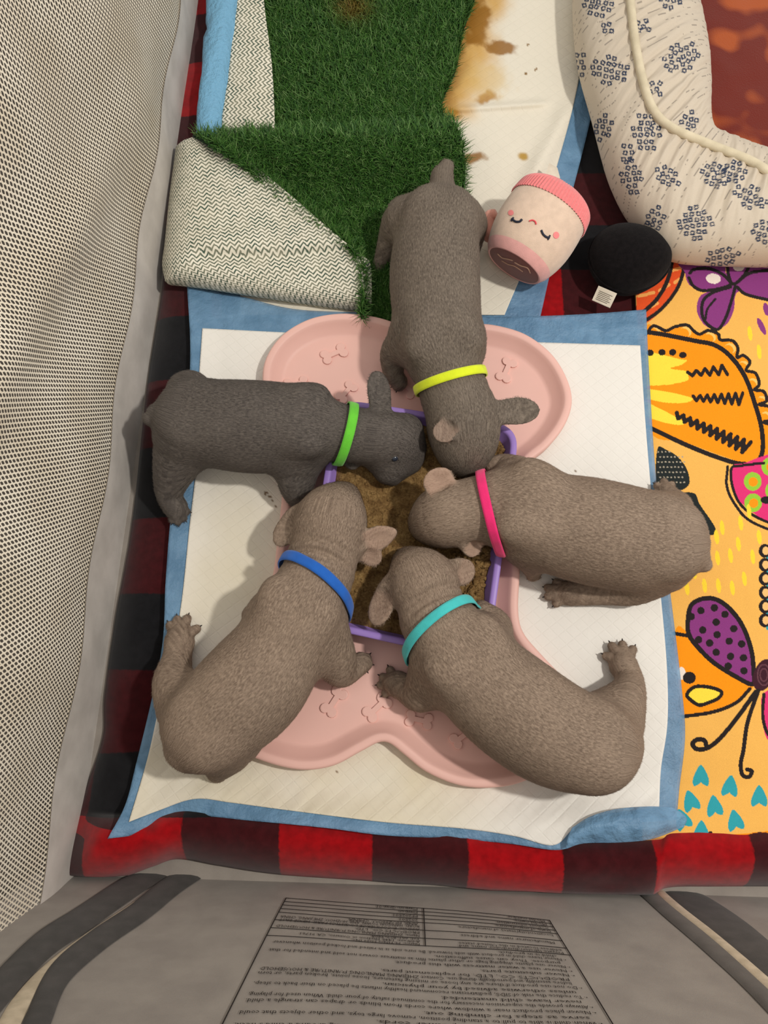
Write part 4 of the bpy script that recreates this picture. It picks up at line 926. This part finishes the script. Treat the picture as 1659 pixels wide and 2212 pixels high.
def W(u, v, z): return np.array(P(u, v, z))
def puppy(label, spine, head, legs, ears, tail, collar, base, dark, pinkc, strands, ccol, extra=(), eyes=(), nose=None, folds=(), h=.00135):
    sp = np.array(spine, float); sp[:, 2] *= .945; head = [(q[0], q[1], q[2] * .955, q[3]) for q in head]                                          # u v r z, rump -> neck
    sm = catmull(sp, 6); pts = np.array([W(a[0], a[1], a[3]) for a in sm]); rad = np.array([RW(a[0], a[1], a[3], a[2]) for a in sm])
    hd = np.array(head, float); hp = np.array([W(a[0], a[1], a[3]) for a in hd]); hr = np.array([RW(a[0], a[1], a[3], a[2]) for a in hd])
    allp = [pts, hp]
    for l in list(legs) + list(extra): allp.append(np.array([W(a[0], a[1], a[3]) for a in l['p']]))
    for e in ears: allp.append(np.array([W(*e['a']), W(*e['b'])]))
    allp.append(np.array([W(a[0], a[1], a[3]) for a in tail])); A = np.concatenate(allp)
    lo = A.min(0) - .062; hi = A.max(0) + .062; lo[2] = max(.012, lo[2]); fld = Field(lo, hi, h)
    fld.chain(pts, rad, 0)
    sh = catmull(hd, 4) if len(hd) > 2 else hd
    fld.chain([W(a[0], a[1], a[3]) for a in sh], [RW(a[0], a[1], a[3], a[2]) for a in sh], .016)
    for l in extra: fld.chain([W(a[0], a[1], a[3]) for a in l['p']], [RW(a[0], a[1], a[3], a[2]) for a in l['p']], l.get('k', .012))
    for fr, la, hg, rr3, kk in ((.70, .52, .66, (.026, .015, .014), .018), (.10, .55, .60, (.022, .016, .014), .018)):
        ii = int(fr * (len(pts) - 1)); tg_ = pts[min(ii + 1, len(pts) - 1)] - pts[max(ii - 1, 0)]; tg_ /= np.linalg.norm(tg_); sv = np.cross(tg_, [0, 0, 1.0]); sv /= np.linalg.norm(sv); uv_ = np.cross(sv, tg_)
        for sg in (-1, 1):
            ax1 = tg_ * .9 + sv * sg * .43; ax1 /= np.linalg.norm(ax1); nrm_ = sv * sg * .6 + uv_ * .8; nrm_ -= ax1 * (nrm_ @ ax1); nrm_ /= np.linalg.norm(nrm_)
            fld.ellip(pts[ii] + sv * sg * la * rad[ii] + uv_ * hg * rad[ii], (ax1, np.cross(nrm_, ax1), nrm_), rr3, kk)
    claws = []
    for l in legs:
        q = catmull(np.array(l['p'], float), 4) if len(l['p']) > 2 else np.array(l['p'], float)
        fld.chain([W(a[0], a[1], a[3]) for a in q], [RW(a[0], a[1], a[3], a[2]) for a in q], l.get('k', .016))
        if l.get('toes'):
            b = l['p'][-1]; c = W(b[0], b[1], b[3] - .003); mt = np.mean([W(t[0], t[1], l.get('tz', .0285)) for t in l['toes']], 0); r0 = RW(b[0], b[1], b[3], b[2])
            fld.cone(c, c + (mt - c) * .42, r0 * .95, r0 * .68, .005)
        for t in l.get('toes', ()):                                     # toe: (u,v) tip
            b = l['p'][-1]; c = W(b[0], b[1], b[3] - .004); tr = l.get('tr', .0056) * .80
            tip = W(t[0], t[1], l.get('tz', .0285)); d = tip - c; L = np.linalg.norm(d); d /= L
            r0 = RW(b[0], b[1], b[3], b[2])
            knk = c + d * max(.25 * L, L - .012) + np.array([0, 0, .0022]); end = tip - d * tr
            fld.cone(c + d * r0 * .3, knk, tr * .9, tr * 1.05, .0016); fld.cone(knk, end, tr * 1.08, tr * .92, .0006)
            claws.append((tip - d * .0015 + np.array([0, 0, .0004]), d))
    for (gu, gv, gz, du, dv, gr, amp, sig) in folds:
        c0 = W(gu, gv, gz); nd = W(gu + du, gv + dv, gz) - c0; nd /= np.linalg.norm(nd); R0 = RW(gu, gv, gz, gr)
        sl, x, y, z = fld.sub(c0 - R0 * 1.4, c0 + R0 * 1.4); x = x - c0[0]; y = y - c0[1]; z = z - c0[2]
        al = x * nd[0] + y * nd[1] + z * nd[2]; rd = np.sqrt(np.maximum(x * x + y * y + z * z - al * al, 0)); side_ = x * nd[1] - y * nd[0]
        q = al + .35 * side_ ** 2 / R0 * .6
        fld.F[sl] += (amp * np.exp(-(q / sig) ** 2) * np.exp(-(side_ / (R0 * .85)) ** 4)).astype(np.float32)
    for e in ears:
        a, b = W(*e['a']), W(*e['b']); d = b - a; L = np.linalg.norm(d); d /= L
        up = np.array(e.get('up', (0, 0, 1.0)), float); sd = np.cross(d, up); sd /= np.linalg.norm(sd); up = np.cross(sd, d)
        wd = e['w']; th_ = e.get('t', .0034)
        fld.ellip(a + d * L * .52, (d, sd, up), (L * .50, wd, th_), .005)
        fld.ellip(a + d * L * .12, (d, sd, up), (L * .34, wd * .74, th_ * 1.5), .007)
        if e.get('pt'): fld.ellip(a + d * L * .82, (d, sd, up), (L * .30, wd * .42, th_ * .9), .006)
        fld.carve(a + d * L * .54 + up * (th_ * 1.60), (d, sd, up), (L * .38, wd * .68, th_ * 1.45))
    tl = np.array(tail, float); fld.chain([W(a[0], a[1], a[3]) for a in tl], [RW(a[0], a[1], a[3], a[2]) for a in tl], .006)
    V, Fc = fld.nets()
    # relax the surface a little
    ed = np.concatenate([Fc[:, [0, 1]], Fc[:, [1, 2]], Fc[:, [2, 3]], Fc[:, [3, 0]]])
    for it in range(2):
        acc = np.zeros_like(V); ct_ = np.zeros(len(V)); np.add.at(acc, ed[:, 0], V[ed[:, 1]]); np.add.at(ct_, ed[:, 0], 1); V = V * .5 + .5 * acc / np.maximum(ct_, 1)[:, None]
    loc = (float(pts[:, 0].mean()), float(pts[:, 1].mean()), .022)
    root = empty('puppy', loc, label, 'puppy', 'puppies feeding around the bowl')
    mat = fur_material('coat', base, dark, pinkc)
    body = mesh('body', V, Fc, mat, root)
    me = body.data; n = len(V); NV = np.zeros(n * 3, np.float32); me.vertices.foreach_get('normal', NV); NV = NV.reshape(-1, 3)
    # coat coordinates: distance along the spine and around it
    path = np.concatenate([pts, hp]); dl = np.r_[0, np.cumsum(np.linalg.norm(np.diff(path, axis=0), axis=1))]
    fine = np.linspace(0, dl[-1], 120); pf = np.stack([np.interp(fine, dl, path[:, i]) for i in range(3)], -1); tf = np.gradient(pf, axis=0); tf /= np.linalg.norm(tf, axis=1)[:, None]
    near = np.zeros(n, int); 
    for c0 in range(0, n, 20000): near[c0:c0 + 20000] = np.argmin(((V[c0:c0 + 20000, None, :] - pf[None]) ** 2).sum(-1), 1)
    T = -tf[near]; rel = V - pf[near]; sdv = np.cross(tf[near], [0, 0, 1.0]); sdv /= np.linalg.norm(sdv, axis=1)[:, None]
    ang = np.arctan2((rel * sdv).sum(1), rel[:, 2]); rr = np.linalg.norm(rel, axis=1)
    fa = me.attributes.new('fur', 'FLOAT_VECTOR', 'POINT'); fa.data.foreach_set('vector', np.stack([fine[near], ang * .045, rr * 0], -1).astype(np.float32).ravel())
    pk = np.zeros(n)
    for e in ears:
        if not e.get('pink'): continue
        a, b = W(*e['a']), W(*e['b']); d = b - a; L = np.linalg.norm(d); d /= L; up = np.array(e.get('up', (0, 0, 1.0)), float); sd = np.cross(d, up); sd /= np.linalg.norm(sd); up = np.cross(sd, d)
        r0 = V - a; t = r0 @ d / L; m = (t > .12) & (t < 1.1) & (np.abs(r0 @ sd) < e['w'] * .9) & (np.abs(r0 @ up) < .009); pk[m] = np.maximum(pk[m], .75 * e['pink'] * sst(0, .3, (NV @ up)[m]) * sst(.12, .35, t[m]))
    pa = me.attributes.new('pink', 'FLOAT', 'POINT'); pa.data.foreach_set('value', pk.astype(np.float32))
    bv = BVHTree.FromPolygons([Vector(x) for x in V.tolist()], Fc.tolist())
    # coat of short hairs
    sel = rng.choice(n, strands); p = V[sel] + (rng.random((strands, 3)) - .5) * h * .9; nn = NV[sel].astype(float)
    t = T[sel] - (T[sel] * nn).sum(1)[:, None] * nn + np.array([0, 0, -.25]) * (1 - nn[:, 2:3]); t += (rng.random((strands, 3)) - .5) * .55; t -= (t * nn).sum(1)[:, None] * nn; t /= np.linalg.norm(t, axis=1)[:, None] + 1e-9
    L = (.0024 + .0018 * rng.random(strands))[:, None]; tip = p + t * L * .93 + nn * L * (.16 + .16 * rng.random((strands, 1))); wv = np.cross(nn, t) * .00022
    b0 = p - nn * .0004
    Vs = np.stack([b0 - wv, b0 + wv, tip], 1).reshape(-1, 3); Fs = np.arange(strands * 3).reshape(-1, 3)
    g = .2 + .65 * rng.random((strands, 1)); cs = np.array(dark) * (1 - g) + np.array(base) * 1.12 * g; pp_ = pk[sel][:, None]; cs = cs * (1 - pp_) + np.array(pinkc) * pp_
    fo = mesh('fur', Vs, Fs, strand_mat, root, True, None, np.repeat(cs, 3, 0)); tag(fo, kind='stuff')
    # collar band
    (u1, v1), (u2, v2), zc, wd = collar['a'], collar['b'], collar['z'], collar.get('w', .0098)
    ca, cb_ = W(u1, v1, zc), W(u2, v2, zc); c = (ca + cb_) / 2; s = (cb_ - ca) / np.linalg.norm(cb_ - ca); ax_ = np.cross(s, [0, 0, 1.0]); ax_ /= np.linalg.norm(ax_)
    if ax_ @ (hp[0] - c) < 0: ax_ = -ax_
    ax_ = ax_ + np.array([0, 0, collar.get('tilt', -.25)]); ax_ /= np.linalg.norm(ax_); up = np.cross(ax_, s); up = up if up[2] > 0 else -up
    M = 72; th = np.linspace(0, 2 * np.pi, M, endpoint=False); rowsR = []; half = np.linalg.norm(cb_ - ca) / 2
    for off in (-.5, -.25, 0, .25, .5):
        cc_ = c + ax_ * off * wd; R = []
        for q in th:
            d = s * math.cos(q) + up * math.sin(q); hh = bv.ray_cast(Vector(cc_), Vector(d)); r = hh[3] if hh[0] is not None else half
            R.append(min(r, half * 1.4))
        R = np.array(R)
        for _ in range(4): R = (np.roll(R, 1) + 2 * R + np.roll(R, -1)) / 4
        rowsR.append(R)
    Rm_ = np.max(rowsR, 0) + .0022
    prof = [(-.5, .0), (-.5, .0016), (-.25, .0021), (.25, .0021), (.5, .0016), (.5, 0)]; Vc = []
    for off, dr in prof:
        R = Rm_ * .55 + .45 * np.array([np.interp(off, [-.5, -.25, 0, .25, .5], [rowsR[i][j_] for i in range(5)]) for j_ in range(M)]) + .0016 + dr - .0006
        Vc.append(c + ax_ * off * wd + R[:, None] * (np.cos(th)[:, None] * s + np.sin(th)[:, None] * up))
    i = np.arange(len(prof) * M).reshape(len(prof), M); j = np.roll(i, -1, 1); Fcl = np.stack([i[:-1], j[:-1], j[1:], i[1:]], -1).reshape(-1, 4)
    co = mesh('collar', np.concatenate(Vc), Fcl, cloth('collar_webbing', ccol, tuple(x * .88 for x in ccol), 90, 1500, .5, .75, .2, .2, .0008), root); tag(co, collar['label'])
    for tipc, d in claws:
        d2 = d + np.array([0, 0, -.35]); d2 /= np.linalg.norm(d2); Vt, Ft = tube(np.array([tipc - d * .0015, tipc + d * .0012, tipc + d * .0012 + d2 * .0020]), [.0011, .0009, .0003], 6); mesh('claw', Vt, Ft, claw_mat, root)
    for eu, ev in eyes:
        hh = bv.ray_cast(Vector((0, 0, CAM_H)), ray(eu, ev))
        if hh[0] is not None:
            m4 = iv * .0042 + np.array(hh[0]) - np.array(hh[1]) * .0022 * (1 if hh[1].dot(ray(eu, ev)) < 0 else -1); mesh('eye', m4, ifc.copy(), eye_mat, root)
    if nose is not None:
        m4 = iv * np.array([.0085, .0075, .006]) + W(*nose); mesh('nose', m4, ifc.copy(), nose_mat, root)
    return root

LIL = S(152, 134, 117); LILD = S(110, 94, 81); GRY = S(126, 115, 103); GRYD = S(86, 77, 69); BLU = S(102, 95, 89); BLUD = S(66, 61, 58); EARP = S(182, 150, 131)
NST = 46000
# top: yellow collar
puppy('grey puppy with neon yellow collar reaching in from the turf',
      [(953, 462, 66, .088), (949, 490, 86, .088), (942, 540, 98, .088), (939, 600, 103, .088), (943, 670, 101, .088), (948, 725, 97, .088), (957, 768, 88, .088), (968, 808, 72, .088), (976, 838, 68, .088)],
      [(976, 838, 66, .086), (995, 885, 80, .084), (1002, 930, 82, .080), (1004, 968, 66, .070), (1004, 990, 44, .060)],
      [dict(p=[(880, 480, 55, .075), (852, 505, 33, .055), (828, 555, 19, .036), (818, 575, 15, .032)], toes=[(808, 592), (820, 596), (832, 592)]),
       dict(p=[(1000, 480, 50, .075), (1022, 490, 30, .055), (1020, 540, 18, .034)]),
       dict(p=[(890, 735, 52, .075), (852, 765, 31, .058), (850, 805, 22, .045), (862, 826, 17, .040)], toes=[(868, 842), (856, 846), (846, 836)], tz=.034),
       dict(p=[(1005, 745, 48, .075), (1018, 780, 24, .055), (1022, 820, 17, .042)])],
      [dict(a=(1066, 892, .098), b=(1164, 884, .088), w=.0152, up=(0, -.15, 1)), dict(a=(978, 914, .108), b=(944, 950, .116), w=.0125, up=(-.25, -.35, 1), pink=.4)],
      [(954, 410, 28, .098), (955, 382, 25, .104), (964, 362, 17, .108)],
      dict(a=(905, 842), b=(1040, 806), z=.086, label='neon yellow collar'), GRY, GRYD, EARP, NST, S(224, 240, 40), nose=(1008, 1006, .056))
# left: green collar
puppy('dark grey puppy with lime green collar on the left of the bowl',
      [(388, 898, 58, .088), (410, 906, 80, .086), (460, 915, 99, .086), (540, 922, 106, .086), (615, 924, 101, .086), (668, 926, 86, .088), (712, 930, 66, .088), (748, 938, 55, .088)],
      [(748, 938, 54, .086), (800, 945, 62, .088), (845, 952, 62, .080), (868, 978, 46, .066), (880, 992, 36, .058)],
      [dict(p=[(395, 965, 62, .070), (372, 1030, 40, .050), (366, 1070, 28, .038), (380, 1098, 25, .033)], toes=[(412, 1107), (402, 1126), (386, 1136), (370, 1132)], tz=.031),
       dict(p=[(410, 850, 50, .070), (420, 870, 30, .045)]),
       dict(p=[(645, 985, 54, .072), (640, 1040, 40, .058), (645, 1072, 27, .045), (662, 1082, 20, .040)], toes=[(682, 1080), (680, 1092), (668, 1100)], tz=.036),
       dict(p=[(660, 880, 50, .070), (690, 890, 24, .050)])],
      [dict(a=(824, 893, .098), b=(814, 802, .104), w=.0132, up=(.25, -.2, 1)), dict(a=(770, 985, .075), b=(748, 1008, .066), w=.010)],
      [(356, 892, 26, .096), (338, 895, 22, .098), (324, 904, 16, .098)],
      dict(a=(757, 886), b=(735, 989), z=.088, label='lime green collar'), BLU, BLUD, EARP, NST, S(104, 204, 56),
      extra=[dict(p=[(822, 990, 34, .066), (840, 1012, 36, .062), (846, 1024, 26, .058)], k=.014), dict(p=[(880, 930, 34, .074), (893, 960, 26, .062)], k=.014)], eyes=[(853, 992)], nose=(893, 1002, .056))
# right: pink collar
puppy('taupe puppy with hot pink collar on the right of the bowl',
      [(1462, 1172, 64, .086), (1440, 1172, 92, .086), (1400, 1168, 112, .086), (1340, 1160, 121, .086), (1270, 1146, 122, .086), (1200, 1130, 115, .086), (1145, 1108, 113, .086), (1105, 1096, 95, .086), (1072, 1096, 76, .086), (1055, 1098, 69, .086)],
      [(1055, 1098, 68, .086), (1010, 1106, 74, .084), (965, 1114, 74, .080), (938, 1124, 58, .068), (922, 1132, 42, .058)],
      [dict(p=[(1420, 1225, 62, .066), (1370, 1272, 36, .045), (1310, 1280, 27, .036), (1250, 1281, 27, .033), (1228, 1281, 26, .032)], toes=[(1194, 1252), (1174, 1268), (1174, 1290), (1194, 1310)], tz=.030, tr=.0066),
       dict(p=[(1430, 1120, 62, .066), (1464, 1092, 30, .050), (1440, 1066, 20, .036)], toes=[(1402, 1068), (1412, 1044), (1432, 1032), (1454, 1040)], tz=.031, tr=.0060),
       dict(p=[(1140, 1170, 52, .072), (1148, 1218, 26, .050), (1152, 1240, 15, .036)], toes=[(1140, 1250), (1150, 1254)]),
       dict(p=[(1125, 1040, 54, .075), (1090, 1012, 32, .065), (1062, 1004, 18, .068)])],
      [dict(a=(962, 1068, .098), b=(934, 1014, .108), w=.0170, up=(.1, -.4, 1), pink=.75), dict(a=(1004, 1168, .084), b=(1034, 1196, .080), w=.0110, pink=.6)],
      [(1490, 1192, 26, .098), (1508, 1208, 23, .100), (1522, 1220, 16, .098)],
      dict(a=(1042, 1030), b=(1074, 1168), z=.086, label='hot pink collar'), LIL, LILD, EARP, NST, S(238, 44, 118), nose=(908, 1142, .054))
# lower left: blue collar
puppy('taupe puppy with royal blue collar at the lower left',
      [(418, 1606, 66, .086), (452, 1572, 98, .086), (500, 1525, 118, .086), (548, 1478, 122, .086), (592, 1420, 111, .086), (630, 1360, 104, .086), (656, 1308, 95, .088), (674, 1272, 79, .088), (686, 1244, 74, .088)],
      [(686, 1244, 73, .088), (700, 1200, 80, .089), (708, 1168, 78, .087), (714, 1130, 83, .086), (730, 1096, 58, .070), (742, 1078, 40, .058)],
      [dict(p=[(420, 1540, 78, .066), (378, 1478, 48, .058), (382, 1425, 32, .042), (388, 1385, 31, .033)], toes=[(362, 1342), (382, 1328), (408, 1326), (434, 1352)], tz=.030, tr=.0066),
       dict(p=[(490, 1600, 70, .060), (478, 1640, 42, .045), (470, 1662, 26, .035)], toes=[(464, 1682), (478, 1684)]),
       dict(p=[(690, 1370, 66, .074), (722, 1420, 48, .062), (738, 1452, 33, .050), (768, 1440, 25, .042), (780, 1432, 22, .038)], toes=[(800, 1412), (806, 1436), (794, 1452)], tz=.033),
       dict(p=[(580, 1330, 52, .068), (548, 1330, 26, .045)])],
      [dict(a=(642, 1108, .088), b=(598, 1178, .082), w=.0135, up=(-.3, 0, 1)), dict(a=(772, 1178, .090), b=(848, 1150, .092), w=.0130, pt=1, up=(0, -.5, 1), pink=.55), dict(a=(780, 1186, .084), b=(822, 1214, .080), w=.0110, up=(0, -.4, 1), pink=.5)],
      [(402, 1610, 34, .092), (386, 1622, 24, .088), (374, 1626, 16, .084)],
      dict(a=(612, 1214), b=(746, 1306), z=.088, label='royal blue collar', w=.0105), LIL, LILD, EARP, NST, S(30, 98, 190), nose=(752, 1066, .054), folds=[(700, 1206, .088, 20, -60, 80, .0060, .0042), (697, 1226, .088, 20, -60, 76, .0045, .0040), (706, 1184, .088, 20, -60, 80, .0042, .0042)])
# lower right: teal collar
puppy('taupe puppy with turquoise collar at the lower right',
      [(1322, 1622, 66, .086), (1286, 1614, 98, .086), (1238, 1600, 114, .086), (1180, 1574, 122, .086), (1115, 1530, 123, .086), (1055, 1480, 117, .086), (1012, 1434, 110, .086), (982, 1398, 100, .088), (960, 1368, 82, .088), (946, 1346, 74, .088)],
      [(946, 1346, 73, .088), (936, 1318, 79, .089), (926, 1290, 77, .087), (914, 1262, 80, .085), (896, 1236, 58, .070), (884, 1220, 42, .058)],
      [dict(p=[(1310, 1570, 78, .066), (1350, 1510, 44, .058), (1360, 1470, 30, .042), (1346, 1436, 29, .034)], toes=[(1300, 1412), (1316, 1386), (1344, 1382), (1372, 1394)], tz=.030, tr=.0066),
       dict(p=[(1260, 1650, 60, .055), (1270, 1680, 30, .040)]),
       dict(p=[(950, 1450, 66, .074), (910, 1496, 42, .056), (880, 1488, 31, .045), (858, 1478, 28, .038)], toes=[(838, 1438), (818, 1458), (812, 1480), (824, 1504)], tz=.032, tr=.0062),
       dict(p=[(1040, 1390, 60, .074), (1064, 1356, 42, .060), (1040, 1320, 24, .062)])],
      [dict(a=(842, 1262, .088), b=(808, 1350, .080), w=.0140, up=(-.5, 0, 1), pink=.35), dict(a=(978, 1226, .088), b=(1024, 1244, .082), w=.0140, up=(.2, -.2, 1), pink=.35)],
      [(1326, 1620, 40, .098), (1345, 1622, 30, .100), (1352, 1628, 20, .100)],
      dict(a=(889, 1402), b=(1012, 1310), z=.088, label='turquoise collar'), LIL, LILD, EARP, NST, S(70, 196, 196), nose=(872, 1206, .054), folds=[(940, 1300, .088, -22, -50, 80, .0060, .0042), (934, 1283, .088, -22, -50, 78, .0045, .0040), (948, 1322, .088, -22, -50, 76, .0040, .0042)])
